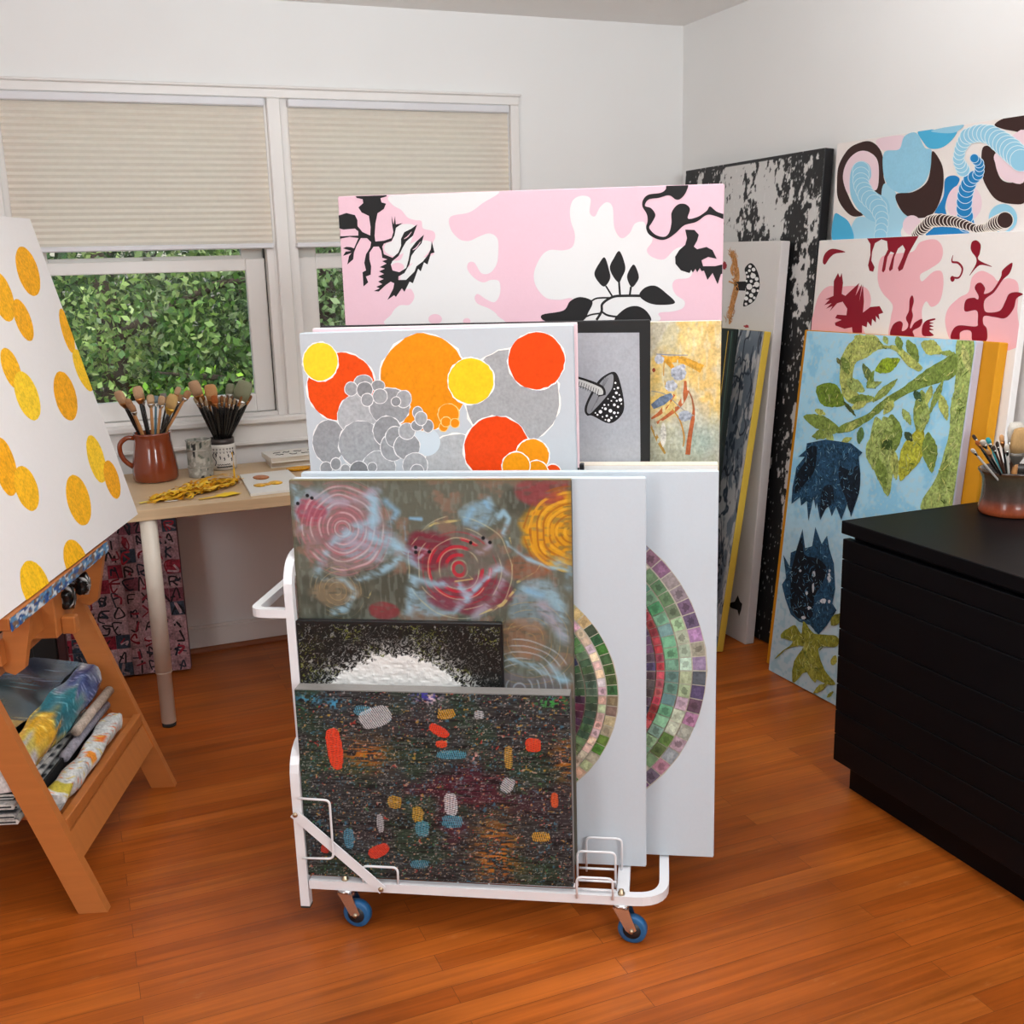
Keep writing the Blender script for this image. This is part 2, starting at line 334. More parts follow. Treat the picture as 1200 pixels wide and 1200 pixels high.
('c',(140,58,34),None,0,0.12,0.5,[763.1,1081.2,3.6,-0,0,-5]),
('c',(207,202,191),None,0,0.12,0.5,[785,931.8,6.4,-0,0.1,-28]),
('c',(181,184,192),None,0,0.12,0.5,[826.7,1087.1,8,-0.1,0.1,-6.3])]},
'pink':{'q': [1.0444,2.4419,0.13,-30.0058,-0.314,-0.1186,0.9138,1.4926],'ops': [('p',(211,210,210),1,0,[127,1489,134,1469,154.5,1456.5,170,1438.5,188.5,1432,203,1429.5,206.5,1412.5,231,1405,235,1391,228,1375.5,229,1351.5,191,1340.5,156,1313,144.5,1297,158,1272.5,170.5,1270.5,177.5,1252,164.5,1233.5,139,1232,119,1212,117.5,1183,382,1179,380.5,1203.5,362,1220,333.5,1232.5,326,1247,334,1256,354.5,1242.5,375,1236,388,1256,387,1284,368.5,1288.5,347.5,1283,327,1293.5,311,1313.5,313.5,1329.5,328,1329.5,344,1305,364.5,1304.5,381.5,1324,386.5,1351.5,385.5,1383.5,367.5,1396.5,342.5,1390.5,317.5,1380.5,293,1385.5,273,1410,274,1437.5,319.5,1446,353,1466.5,392.5,1491.5,321.5,1498.5,198,1498.5]),
('p',(211,210,210),1,0,[112.5,1378.5,130,1386,136,1409.5,152.5,1423,186,1420,181,1396.5,167,1369,149.5,1353.5,128,1350,109.5,1362.5]),
('p',(211,210,210),1,0,[162.5,1369,193,1384.5,226,1379.5,216.5,1356,190.5,1336.5,169,1329,160,1313,127,1326,125.5,1338,148.5,1341.5]),
('c',(217,180,192),None,0,0,0,[226.8,1197.8,16.9,-0.3,-0.5,-12.3]),
('c',(217,180,192),None,0,0,0,[304.7,1191.6,9.2,-0.2,-0.3,-7.4]),
('c',(217,180,192),None,0,0,0,[139.4,1323.6,16,-0.4,-0.5,-10.5]),
('p',(28,27,28),0,0,[45,1491.5,120.5,1492,122,1489,105.5,1485,107.5,1475.5,118.5,1472,112.5,1460,96.5,1450.5,90,1427,86.5,1399,87.5,1385,109,1386.5,128,1392,133,1406,131,1421.5,130.5,1443.5,135,1423.5,139,1443.5,140,1423.5,157,1426,140,1415.5,135.5,1398,127.5,1385,108.5,1379.5,104,1372.5,107,1354.5,128,1346,143,1357.5,150.5,1373.5,151,1389.5,160,1405,177.5,1412.5,192.5,1422,181,1396.5,163.5,1383,154.5,1369.5,143,1349.5,127.5,1338,123,1330,126.5,1316,143,1311.5,160.5,1321,167.5,1341,173,1365,188.5,1382.5,208,1398,201,1378,183.5,1360.5,174.5,1349,169,1329,155.5,1309,140.5,1301.5,140,1293,159,1293,181,1312.5,186,1324.5,203,1336,216.5,1352,223,1363.5,226,1382.5,232,1355.5,223,1353.5,213.5,1328,205,1333,196,1312,190,1318.5,175.5,1284.5,167.5,1288.5,153.5,1264.5,147.5,1273,131.5,1252.5,127.5,1257,110,1246,126,1273,129,1285.5,120.5,1289.5,107.5,1281.5,89.5,1266.5,77,1268,92,1274,84,1278,99,1284,89,1290.5,103,1296,89.5,1302.5,104.5,1308,92.5,1314.5,107.5,1320.5,95,1324.5,112.5,1332.5,102,1338.5,115,1342.5,102.5,1346.5,101,1362.5,95.5,1373,82.5,1373,71.5,1359.5,70.5,1343.5,74,1327,71.5,1307,59.5,1303,64.5,1289,52,1279.5,51.5,1313.5,60.5,1317.5,57,1335.5,62.5,1355.5,74,1371.5,77,1383.5,67,1393.5,52,1394,40.5,1376.5,33,1360.5,30,1344.5,14.5,1332.5,20,1352.5,26.5,1359.5,5,1353,12,1363,26,1364.5,6,1371,15,1374.5,25.5,1373.5,33.5,1370.5,46,1394,24.5,1397.5,-1,1393.5,-0.5,1399.5,25,1400,46,1400,46.5,1410,38.5,1416.5,9,1415,-3,1419.5,-2,1447.5,19.5,1453.5,40.5,1448,46,1436,45.5,1422,57,1408,75.5,1399.5,77.5,1419,75,1445,57.5,1453.5,50,1465.5,62.5,1475,61.5,1484,47,1487.5]),
('s',(217,180,192),0,[158.6,1389.2,1.2,168.1,1394.9,2.5,177.8,1405.4,0.8]),
('s',(217,180,192),0,[178.4,1362.8,1.2,187.9,1368.5,2.5,199,1382.2,0.8]),
('p',(211,210,210),1,0,[559,1446.5,567,1467.5,587.5,1476,607,1468.5,605,1437.5,617,1428.5,629,1448.5,645,1459.5,658.5,1447.5,662.5,1401.5,678.5,1377.5,698,1388.5,710,1409.5,730,1413,737.5,1399,751.5,1372,738,1349,750,1333,777.5,1326.5,801,1347.5,821,1354.5,844.5,1346.5,841.5,1288,806,1280,798,1265.5,806,1245.5,826.5,1229.5,822.5,1213.5,798.5,1206,766.5,1203,757,1183,580.5,1186,564.5,1238.5,532,1238,499,1243.5,475,1272,471.5,1304,488.5,1339.5,509.5,1354.5,541.5,1353,564,1361,569.5,1388.5,560.5,1419.5]),
('p',(28,27,28),1,0,[639.5,1334.5,650,1304,652,1284.5,638,1267,622,1281,615,1299,626,1320.5]),
('p',(28,27,28),1,0,[674.5,1348,688,1311,680,1287.5,672,1276,658,1292,651.5,1312,660.5,1331.5]),
('p',(28,27,28),1,0,[708,1316.5,719.5,1290.5,714.5,1275,702.5,1264.5,692.5,1283.5,694.5,1299]),
('p',(28,27,28),1,0,[720.5,1245.5,734.5,1263,758.5,1266.5,782.5,1250,804.5,1226,766.5,1222,738.5,1229]),
('p',(28,27,28),1,0,[662,1188,686,1214,714.5,1220.5,738.5,1207.5,747.5,1184,702.5,1184]),
('p',(28,27,28),1,0,[488,1203.5,540,1213,556.5,1234.5,581,1244,609.5,1233.5,601,1209.5,580.5,1186,502.5,1187]),
('s',(28,27,28),0,[641.9,1268.7,4,658,1242.6,4]),
('s',(28,27,28),0,[673,1278,4.8,675.3,1246.2,4.8]),
('s',(28,27,28),0,[701.1,1265.5,4.8,698.3,1245.8,4.8]),
('s',(28,27,28),0,[726.4,1244,6,686.2,1244.8,6,658,1242.6,6,633.7,1227.1,6,631.5,1209.1,6,619.2,1189.3,6]),
('s',(28,27,28),0,[654,1240.7,4,621.6,1240.5,4,607.3,1233.6,4]),
('s',(28,27,28),0,[631.5,1209.1,4.8,645.7,1200.1,4.8,670,1195.6,4.8]),
('s',(28,27,28),0,[631.5,1205.1,4,605,1201.6,4,580.5,1190.7,4]),
('p',(28,27,28),1,0,[786,1497,829,1496,827,1476.5,815.5,1462.5,804,1460.5,788.5,1470.5,765,1465.5,741.5,1462.5,733.5,1449,747.5,1443,757.5,1427.5,749.5,1410.5,743.5,1399,757.5,1383.5,777.5,1378,789,1386.5,794.5,1409,794.5,1432,808,1449,825.5,1450,836.5,1438.5,832,1417.5,855,1421,874.5,1433.5,882,1443,897.5,1431,917,1423,917.5,1412.5,894,1421.5,874.5,1424,851.5,1409.5,824,1402.5,805,1386,785,1373,765.5,1372,743.5,1383.5,736,1399.5,739.5,1414.5,737.5,1430,727.5,1447.5,729,1462.5,741.5,1473.5,768.5,1476.5,780.5,1484]),
('p',(28,27,28),0,0,[826,1393,847.5,1391.5,857.5,1380.5,854,1367.5,846.5,1354,854,1348,875.5,1352.5,889.5,1345,899.5,1325,880,1330,864.5,1322.5,868.5,1309,896,1308.5,918.5,1313.5,916.5,1290.5,910,1290.5,902.5,1267,890.5,1293,879,1277.5,870.5,1299,865,1297.5,861,1305,855,1295.5,851,1303.5,845,1295,841,1301.5,837.5,1294,817.5,1300.5,804.5,1316,803.5,1332,813,1347,826.5,1358.5,830.5,1373.5])]},
'collage':{'q': [2.2251,2.6915,0.005,-89.7069,5.9988,0.5973,0.7465,1.2096],'ops': [('p',(162,179,101),1,0.5,[678,1209.5,738.5,1212,747,1095,749,932.5,755,734.5,625,710,668.5,809.5,690,897.5,698.5,1009,690.5,1101.5]),
('p',(126,147,69),1,0.5,[679.5,1171.5,690.5,1112.5,640,1086.5,575.5,1064.5,501.5,1035,411.5,979.5,349.5,936.5,275,897,210.5,886,234,914,345,960.5,413.5,1015.5,496.5,1063.5,560,1108.5,629,1147]),
('p',(179,187,102),1,0.5,[344,1206.5,300,1208,232,1183.5,194.5,1132.5,197.5,1064,227,1004,286.5,985,372,1005.5,370.5,1014.5,317,1015.5,267.5,1038.5,258.5,1087,270.5,1121.5,313,1136.5,360.5,1164.5,428,1168,493,1127,544,1110.5,556.5,1125.5,499.5,1156,442,1181.5,383.5,1180]),
('p',(111,138,46),1,0.5,[86.5,1026.5,102.5,985.5,135.5,967,188.5,968.5,236,980,220,1011,189.5,1038,146.5,1043]),
('p',(147,171,46),1,0.5,[359.5,1097.5,400,1094,429,1101.5,450,1121.5,461.5,1142,429,1143.5,393.5,1139,371.5,1124]),
('p',(126,147,69),1,0.5,[479.5,1199.5,480.5,1177.5,492.5,1160.5,516.5,1146.5,540,1138.5,537.5,1157,527.5,1177.5,509,1191]),
('p',(179,187,102),1,0.5,[540,1195,555,1172,575.5,1161.5,604,1162.5,629,1169,615.5,1186.5,594.5,1201.5,570.5,1204.5]),
('p',(107,127,74),1,0.5,[298.5,1117.5,304,1093.5,319,1073.5,345,1056,369.5,1044,363,1064,349.5,1087.5,329,1104]),
('p',(162,179,101),1,0.5,[231,1060.5,244,1038.5,265,1027.5,296,1026.5,323,1031,310.5,1048,290,1063.5,264.5,1067.5]),
('p',(126,147,69),1,0.5,[35.5,922,79,896.5,127.5,886,185.5,889,232.5,898,195.5,917,145,933,93.5,934.5]),
('p',(179,187,102),1,0.5,[90.5,949.5,102,939,116,934.5,134.5,935.5,150,939.5,140,947.5,125,954,109,955]),
('p',(143,161,82),1,0.5,[364,1001.5,400,1015.5,427,1034,449,1059.5,462,1081.5,433,1069,400,1050,378,1028.5]),
('p',(162,179,101),1,0.5,[391,959,373,890,386,827.5,433.5,766,484,723,493.5,782.5,488,852.5,455,909]),
('p',(126,147,69),1,0.5,[455.5,972,433.5,939,435,910.5,461,883,491.5,864.5,506.5,892.5,511,925.5,494.5,951]),
('p',(179,187,102),1,0.5,[482.5,869,474.5,842.5,478,819,494,794.5,512,777,517,800,516,827,505,849]),
('p',(143,161,82),1,0.5,[569,1058.5,548,1020.5,545.5,983,562,942.5,584,911.5,599,945.5,607,987,597.5,1023]),
('p',(181,181,62),1,0.5,[589.5,946.5,539.5,911,515,870,515,819.5,528,778,568.5,812,602.5,857,608.5,899.5]),
('p',(126,147,69),1,0.5,[614.5,938,599.5,904,603,873,625.5,843,651,821,660.5,850.5,662,885.5,647,913.5]),
('p',(179,187,102),1,0.5,[643,1051,639.5,1029,646.5,1009.5,664,991.5,682.5,978.5,683.5,997.5,679,1019.5,666,1036.5]),
('p',(143,161,82),1,0.5,[646.5,1092.5,628,1069,616,1043.5,610.5,1013,609,988.5,624.5,1010.5,639.5,1038.5,646.5,1065]),
('p',(162,179,101),1,0.5,[499.5,994.5,500,978,508.5,965.5,526,955.5,543,950,541,963.5,533.5,978.5,520.5,988]),
('p',(93,122,69),1,0.5,[330,919,316,905,311.5,891,317.5,875,327,863,337.5,875.5,345.5,891,343,905]),
('p',(179,187,102),1,0.5,[244,858.5,262,858,275.5,862,285.5,871,291.5,880,277,880,261,877,250.5,870]),
('p',(143,161,82),1,0.5,[91.5,858,128.5,855.5,161,860.5,192,875,214.5,889.5,184.5,890.5,147.5,887.5,117.5,877]),
('p',(162,179,101),1,0.5,[174,884.5,166.5,870,169.5,858.5,183.5,849,199,843,203.5,855,203.5,869,194,878]),
('p',(126,147,69),1,0.5,[257,994.5,291,988.5,320.5,991.5,349.5,1003.5,370,1017,342,1021,308.5,1020.5,281,1012]),
('p',(179,187,102),1,0.5,[270.5,971,297,971,318,977,335.5,990,346,1003,324.5,1002,299.5,997.5,282.5,987.5]),
('p',(143,161,82),1,0.5,[676,1171.5,660.5,1176.5,646,1177.5,630,1173.5,617.5,1168,631.5,1164.5,648.5,1162,663,1164.5]),
('p',(162,179,101),1,0.5,[378.5,1208,375.5,1198.5,379,1191.5,389,1186,400,1182.5,401.5,1190.5,399.5,1199,392,1204.5]),
('p',(126,147,69),1,0.5,[436.5,1210.5,430.5,1196.5,433.5,1184.5,447,1173,461.5,1165.5,465,1177.5,464.5,1191.5,455,1202]),
('p',(63,90,58),1,0.5,[538.5,1053,537,1039.5,543,1030.5,557,1024.5,572,1021.5,572,1032.5,567.5,1044,557,1050.5]),
('p',(77,90,46),1,0.5,[229.5,991.5,241,977,256.5,965,278.5,955.5,297.5,949,287,961.5,270.5,975,252.5,985]),
('p',(162,179,101),1,0.5,[423,962.5,417,943.5,423,931,443.5,923,465,920,468,935.5,465,951.5,450.5,960]),
('p',(126,147,69),1,0.5,[194.5,1132.5,190,1113,198,1098.5,219,1086.5,241.5,1079.5,243,1096,238,1113.5,222,1125]),
('p',(179,187,102),1,0.5,[246.5,1202.5,250,1184,262,1174,284.5,1172.5,306,1175,301.5,1190,291,1203.5,273.5,1207.5]),
('p',(107,111,66),1,0.5,[171.5,1128,172,1119,177,1112,188.5,1107.5,199.5,1104.5,198,1112.5,193.5,1120.5,185,1125.5]),
('p',(162,179,101),1,0.5,[330,1044,351.5,1043.5,369,1047.5,385,1057.5,395.5,1067,377.5,1067,357,1063.5,341.5,1056]),
('p',(126,147,69),1,0.5,[355,1100,340,1088,331.5,1074.5,329,1057.5,330,1044,342,1055,353.5,1069.5,357.5,1084]),
('p',(179,187,102),1,0.5,[455.5,1016.5,434,1009,422.5,998,419.5,982.5,422,968.5,439.5,976,455.5,987,460.5,1000]),
('p',(143,161,82),1,0.5,[552,1022.5,546,1000.5,552.5,983,573,968,595,958.5,598,977,594.5,998,579.5,1012.5]),
('p',(162,179,101),1,0.5,[601,1010.5,581.5,993.5,573.5,974.5,576,952.5,584,934.5,599,950,611.5,970.5,612,990]),
('p',(58,74,48),1,0.5,[521.5,927,521.5,914,529,906,543.5,902.5,558,902.5,556.5,913,551,923,539.5,927.5]),
('p',(179,187,102),1,0.5,[605,1072.5,591,1060,585,1045.5,587,1029,592.5,1015,603.5,1027,612,1042.5,612.5,1057]),
('p',(143,161,82),1,0.5,[456.5,919,431.5,908.5,420.5,895,423.5,877,433,862,452.5,872.5,469,886.5,470,901.5]),
('p',(162,179,101),1,0.5,[372.5,884.5,362,856.5,366.5,832,387.5,808.5,411,792.5,417.5,816.5,416.5,844.5,402,866]),
('p',(126,147,69),1,0.5,[421.5,830.5,415,801.5,423,777.5,447,756,472,742,475,766,470.5,794,453,814.5]),
('p',(192,196,122),1,0.5,[699.5,1199.5,700,1176,708.5,1154.5,726,1132.5,743.5,1116.5,741.5,1136.5,734.5,1161,721,1181.5]),
('p',(143,161,82),1,0.5,[702,871,684.5,848.5,677.5,826,681,799.5,689,779,703,799,713.5,824.5,713.5,847.5]),
('p',(162,179,101),1,0.5,[705,1092,692,1056.5,688,1021,693.5,980.5,702.5,949,712.5,980.5,719.5,1020.5,717,1056]),
('p',(126,147,69),1,0.5,[141.5,890,121,884,111.5,875,112,862.5,118,851.5,134.5,858,148,867,150,877.5]),
('p',(179,187,102),1,0.5,[256.5,894.5,280.5,900,297,909.5,308,924.5,313,938.5,293.5,933,273,924,261,911.5]),
('p',(63,84,36),1,0.5,[436,892.5,431,875,437.5,865.5,455.5,863,475,865,477,878.5,473.5,891.5,460.5,896]),
('p',(38,74,102),0,0.6,[70.5,832.5,167,858,290.5,861.5,349,839.5,334,824,352.5,771,356.5,709.5,333,627,308.5,669.5,289.5,608.5,256,647,241,612,215,649,186,588,158.5,642,156,621.5,138,658,126,573,105.5,639,78,617,68,645.5,25.5,614,20.5,671,28,719.5,29,743,68.5,786,32.5,780.5,69.5,809]),
('p',(17,26,38),1,0.58,[74,813,123,826.5,127,748.5,85,695.5,39.5,654,38,721,80,781]),
('p',(22,34,47),1,0.58,[249,780,297,774.5,339.5,793.5,357,722,330.5,642,294.5,686,258,730.5]),
('p',(22,34,47),1,0.58,[177.5,691,223,712,241.5,663.5,208,631.5,184,601]),
('p',(38,74,102),0,0.6,[165.5,560.5,208,511,229.5,544.5,247.5,505,279,461.5,300.5,380,296,328,320,313,282.5,251,246.5,207,197.5,226,140.5,221,91,233.5,52.5,277,23.5,323.5,42.5,352,12.5,429.5,55,397,52,446,79.5,460,100.5,540,125.5,478,160.5,493]),
('p',(16,22,31),1,0.58,[100,509.5,127.5,455.5,201,458,251,426,202.5,325,203.5,258,138.5,231.5,85.5,263,69.5,351,70.5,412]),
('c',(211,217,222),None,0,0.2,0,[186.2,402.6,7.6,1.9,1.8,-10]),
('c',(211,217,222),None,0,0.2,0,[114.7,396.3,6.7,1.6,0.8,-4.3]),
('c',(211,217,222),None,0,0.2,0,[265.2,407.5,8.3,2.1,2.8,-15.3]),
('c',(211,217,222),None,0,0.2,0,[191.3,355.5,5.4,1.4,2.8,-15.7]),
('c',(211,217,222),None,0,0.2,0,[249.5,324.9,14.7,4,1.5,-8.4]),
('c',(211,217,222),None,0,0.2,0,[184.1,282.4,9.8,2.7,1,-5.7]),
('c',(211,217,222),None,0,0.2,0,[160.3,241.7,11,3.2,1.2,-6.5]),
('c',(211,217,222),None,0,0.2,0,[161.8,329,6.6,1.7,1,-5.7]),
('c',(211,217,222),None,0,0.2,0,[262.8,432.4,5.2,1.3,0.9,-4.9]),
('c',(211,217,222),None,0,0.2,0,[279.1,330.8,6.2,1.7,1.1,-6.3]),
('p',(140,143,56),1,0.5,[162.5,231,224.5,204,335,230,341.5,195.5,255,161,299,100.5,359,69,274,54.5,204.5,61,144.5,2,137,77.5,178,144,100.5,112.5,31.5,51,57,83,119.5,141.5,53.5,137,61,162.5,120,203.5,159,184]),
('p',(156,159,72),1,0.5,[255.5,2.5,280.5,14,299,28.5,313.5,47.5,322.5,63.5,302,53.5,279,38.5,264.5,22]),
('p',(126,130,54),1,0.5,[303.5,257,329,266,342.5,278,345.5,294,342,308,322,300,303.5,287.5,297.5,273.5]),
('p',(164,164,76),1,0.5,[332.5,126.5,347,138,352,148,348.5,158.5,341.5,166,330.5,156.5,322,144.5,322.5,135]),
('p',(140,144,56),1,0.5,[326,13,338,19.5,346,27,351,36.5,353,44.5,343,39,333,30.5,327.5,22.5]),
('p',(156,159,72),1,0.5,[190.5,140.5,183.5,103,195,74.5,226.5,53.5,259.5,42,262.5,73,255,107,232,128.5])]},
'orange':{'q': [2.2583,2.6989,0.004,-89.9836,6.0006,0.3878,0.8579,1.209],'ops': []},
'red':{'q': [2.335,2.6968,0.005,-90.4007,4.0521,0.1879,0.9036,1.5035],'ops': [('p',(244,185,191),1,0,[-14,1195,3.5,1253,24.5,1317,70,1348.5,128,1349,249,1350,289.5,1321,291,1280,268,1225.5,266.5,1177.5,-4,1163.5]),
('p',(244,185,191),1,0,[313.5,1391,323,1442.5,397.5,1452.5,462,1457,489,1484,550,1490,584,1465,582.5,1428,540.5,1404,504.5,1387.5,515.5,1367.5,557,1395.5,591.5,1395.5,604.5,1358,597.5,1309.5,566,1292.5,542,1308.5,528,1286,533.5,1253,550.5,1192.5,405.5,1185,395,1253.5,397,1294,349.5,1327.5,323.5,1356]),
('p',(244,185,191),1,0,[664,1193,630,1245.5,634,1288.5,673,1321.5,706,1338,713,1379.5,745,1397.5,787.5,1384.5,810,1369.5,848,1377,882.5,1360,890.5,1290.5,904,1191,732,1175.5]),
('p',(140,17,38),1,0,[29.5,1432,38.5,1459.5,75.5,1474,144.5,1462,92.5,1457.5,65.5,1444,44,1422.5]),
('p',(140,17,38),1,0,[544.5,1206,537,1231,549.5,1250.5,582.5,1259,587,1255,565,1248.5,582.5,1245,566.5,1240.5,584,1235.5,568,1231,586,1224.5,568,1222,588.5,1208.5]),
('p',(140,17,38),1,0,[694,1462.5,697,1479,714,1482.5,731,1469.5,731.5,1446.5,729.5,1428.5,782.5,1408.5,735.5,1413,702,1383.5,721,1415.5,719.5,1433.5,702,1449.5]),
('p',(140,17,38),1,0,[406.5,1196.5,407,1231,434,1245.5,451.5,1238.5,451,1216,470.5,1222.5,476,1237,462.5,1256,472,1279,470,1312.5,480,1325,489,1307.5,485,1282,492,1262.5,485,1231.5,490,1226,503,1243.5,533,1255.5,528.5,1233.5,499,1218,502.5,1198.5]),
('p',(140,17,38),1,0,[728.5,1348.5,733.5,1361.5,750,1364,766.5,1349,765.5,1333.5,794,1344,818,1379.5,821.5,1399.5,852,1419,848.5,1392,826,1372,801.5,1339,771.5,1318,772,1292.5,787,1282.5,829.5,1288.5,845,1314.5,854.5,1334.5,879.5,1340,902.5,1334.5,882.5,1322.5,877,1295,852.5,1269,812.5,1270.5,775.5,1272,775.5,1251,791.5,1236,793.5,1202.5,745.5,1200,734.5,1226,712.5,1230,692.5,1221.5,692,1200,659,1202.5,662.5,1228,685.5,1242.5,749,1242,754,1255.5,745.5,1286.5,704,1282.5,696,1298,702,1317,729.5,1322.5,744,1317.5,745.5,1328]),
('p',(140,17,38),0,0,[238,1509.5,485,1511,443,1449,425.5,1404.5,410,1397.5,403,1407.5,420,1441,427,1463.5,414,1477.5,395,1467,382.5,1441.5,380,1405,368.5,1397.5,363,1405,373,1439,379,1454,363,1459,350.5,1442.5,346.5,1402.5,339,1394,331.5,1399.5,336,1442.5,349.5,1465,341,1491,314.5,1497.5,286,1486.5,276.5,1461,276.5,1432,295.5,1411.5,291,1397,273,1400,263,1417.5,269.5,1449.5,264,1484.5]),
('p',(140,17,38),0,0,[116.5,1393.5,128.5,1379.5,136,1393.5,147.5,1361,146,1325,166,1319,229,1361.5,217,1320,243,1358.5,238,1302,248,1356,261,1302.5,261.5,1267,294.5,1285.5,338,1289.5,358.5,1269,337.5,1263.5,344.5,1246,325.5,1257.5,328.5,1237,309.5,1248,308.5,1224.5,288.5,1238.5,287,1220.5,263.5,1225.5,267,1201.5,221.5,1199.5,214.5,1217.5,177.5,1211,128.5,1220,125,1229,159,1239.5,124.5,1244.5,132.5,1256,180.5,1255.5,182,1277,155,1299.5,127,1294,92,1265.5,104,1284,71,1274,98,1293.5,59.5,1286,86,1305.5,61.5,1305,104,1318,98.5,1367]),
('s',(140,17,38),0,[629.5,1443,1.9,628.8,1424.5,5.7,653.3,1420.5,6.3,672.6,1403.1,7,663.5,1379.5,5.7,638.1,1379.5,5.1]),
('c',(140,17,38),None,0,0,0,[638.1,1375.2,8.7,0,1.4,-8.5])]},
'blue':{'q': [2.442,2.5311,0.005,-89.9833,1,-0.5108,1.2014,1.8077],'ops': [('p',(60,39,36),1,0,[12,1681,15.5,1735.5,58.5,1783.5,116,1799.5,165.5,1798.5,208,1775.5,231.5,1740,239,1687.5,249.5,1660.5,238,1622,201.5,1642.5,215.5,1663,208.5,1731.5,169,1763.5,119,1773,74,1758,47,1728,42,1690,68,1644.5,111.5,1593.5,155.5,1571,105.5,1567.5,60,1590,21,1630.5]),
('p',(240,214,222),1,0,[42,1690,47,1728,74,1758,119,1773,169,1763.5,208.5,1731.5,217.5,1668,205.5,1645,171.5,1660,175,1702.5,89,1649,68,1644.5]),
('p',(169,216,236),1,0,[235.5,1625,247,1663.5,301,1631.5,313,1590,362,1557,336,1516.5,339.5,1485.5,269.5,1486.5,261.5,1560.5]),
('p',(169,216,236),1,0,[119,1560.5,206,1557.5,270.5,1550,285,1486.5,104.5,1489.5]),
('p',(151,207,232),1,0,[76.5,1687.5,89.5,1730,130,1741,169,1724,180.5,1691.5,170.5,1665.5,214,1636.5,264,1613,276.5,1570.5,215.5,1546.5,146.5,1575.5,91,1627]),
('c',(151,207,232),(216,238,246),2.5,0,0,[128.8,1713.6,39.8,-2.9,2.6,-25.8]),
('c',(151,207,232),(216,238,246),2.5,0,0,[130.6,1696.1,39.2,-2.7,2.5,-25.4]),
('c',(151,207,232),(216,238,246),2.5,0,0,[132.3,1678.4,38.5,-2.5,2.5,-25.1]),
('c',(151,207,232),(216,238,246),2.5,0,0,[138.5,1661.8,38.6,-2.3,2.5,-25.2]),
('c',(151,207,232),(216,238,246),2.5,0,0,[151.1,1646.6,39.6,-2.3,2.6,-25.9]),
('c',(151,207,232),(216,238,246),2.5,0,0,[163.8,1631.5,40.7,-2.2,2.7,-26.7]),
('c',(151,207,232),(216,238,246),2.4,0,0,[183.7,1617.8,40.6,-2,2.7,-26.8]),
('c',(151,207,232),(216,238,246),2.4,0,0,[205.4,1604.5,40.1,-1.9,2.7,-26.7]),
('c',(151,207,232),(216,238,246),2.4,0,0,[224.5,1590.5,38.9,-1.7,2.7,-26]),
('c',(151,207,232),(216,238,246),2.4,0,0,[234.6,1573.9,34.6,-1.4,2.4,-23.1]),
('c',(151,207,232),(216,238,246),2.4,0,0,[244.5,1557.2,30.2,-1.1,2.1,-20.2]),
('c',(151,207,232),(216,238,246),2.4,0,0,[247.5,1539.6,28.5,-0.9,2,-19.1]),
('c',(151,207,232),(216,238,246),2.4,0,0,[245.7,1521.3,28.5,-0.8,2,-19.2]),
('c',(151,207,232),(216,238,246),2.4,0,0,[243.9,1503,28.6,-0.6,2,-19.2]),
('p',(79,180,222),1,0,[8.5,1575.5,44.5,1571.5,90.5,1545,113,1489.5,7.5,1491]),
('p',(240,214,222),1,0,[201,1802,320.5,1800.5,309.5,1764,248.5,1761.5,208,1775.5]),
('p',(151,207,232),1,0.04,[237,1760,302,1762,321,1798,372,1803.5,413,1757,442,1747,444,1698,424,1655,376,1632.5,316,1631,259,1660,234.5,1708.5]),
('p',(79,180,222),1,0,[378.5,1807,435.5,1807,478.5,1794.5,538,1793,522,1768.5,483.5,1750.5,434.5,1752.5,403.5,1775]),
('p',(151,207,232),1,0,[436,1803.5,560.5,1807,533,1788.5,479,1792]),
('p',(60,39,36),1,0,[446,1744,480.5,1714.5,498.5,1679,501,1625.5,482.5,1577.5,449.5,1554,377,1554,329.5,1579,301.5,1626.5,376,1630,431.5,1654.5,444,1698]),
('p',(34,131,194),1,0,[507.5,1659,540.5,1667.5,565,1655.5,551,1632.5,526.5,1614.5,516.5,1580.5,522.5,1556,484,1562.5,476.5,1567.5,506,1610.5]),
('c',(240,214,222),None,0,0,0,[589.5,1587.1,68,-3.2,6.3,-54]),
('c',(240,214,222),None,0,0,0,[383.2,1530.7,40.4,-1.2,3.2,-29.8]),
('p',(34,131,194),1,0,[448.5,1498.5,488,1527.5,536.5,1523.5,612,1507,607.5,1490.5]),
('p',(60,39,36),1,0,[642.5,1736,687,1727.5,699,1678.5,721,1645,758.5,1633.5,804,1642,811.5,1581,765.5,1576.5,709.5,1590.5,667.5,1630,647.5,1668.5]),
('p',(60,39,36),1,0,[678.5,1794,707.5,1806.5,782.5,1813.5,788.5,1764.5,741.5,1771.5,698.5,1783]),
('p',(240,214,222),1,0,[694,1720,788,1769,804.5,1639.5,752,1636,714,1654.5,694.5,1688]),
('c',(34,131,194),(207,230,244),2.6,0,0,[604.2,1528.9,31.3,-1,2.7,-23.2]),
('c',(34,131,194),(207,230,244),2.6,0,0,[598.4,1549.7,30.2,-1.1,2.6,-22.3]),
('c',(34,131,194),(207,230,244),2.6,0,0,[592.6,1570.5,29.2,-1.2,2.5,-21.5]),
('c',(34,131,194),(207,230,244),2.6,0,0,[591.1,1589.7,29,-1.4,2.5,-21.3]),
('c',(34,131,194),(207,230,244),2.6,0,0,[591.7,1608.1,29.2,-1.6,2.5,-21.5]),
('c',(34,131,194),(207,230,244),2.6,0,0,[594.4,1625,29,-1.7,2.5,-21.3]),
('c',(34,131,194),(207,230,244),2.6,0,0,[601.2,1638.8,28.1,-1.7,2.4,-20.7]),
('c',(34,131,194),(207,230,244),2.6,0,0,[607.9,1652.5,27.1,-1.8,2.4,-20]),
('c',(34,131,194),(207,230,244),2.6,0,0,[621,1657.7,22.8,-1.5,2,-16.8]),
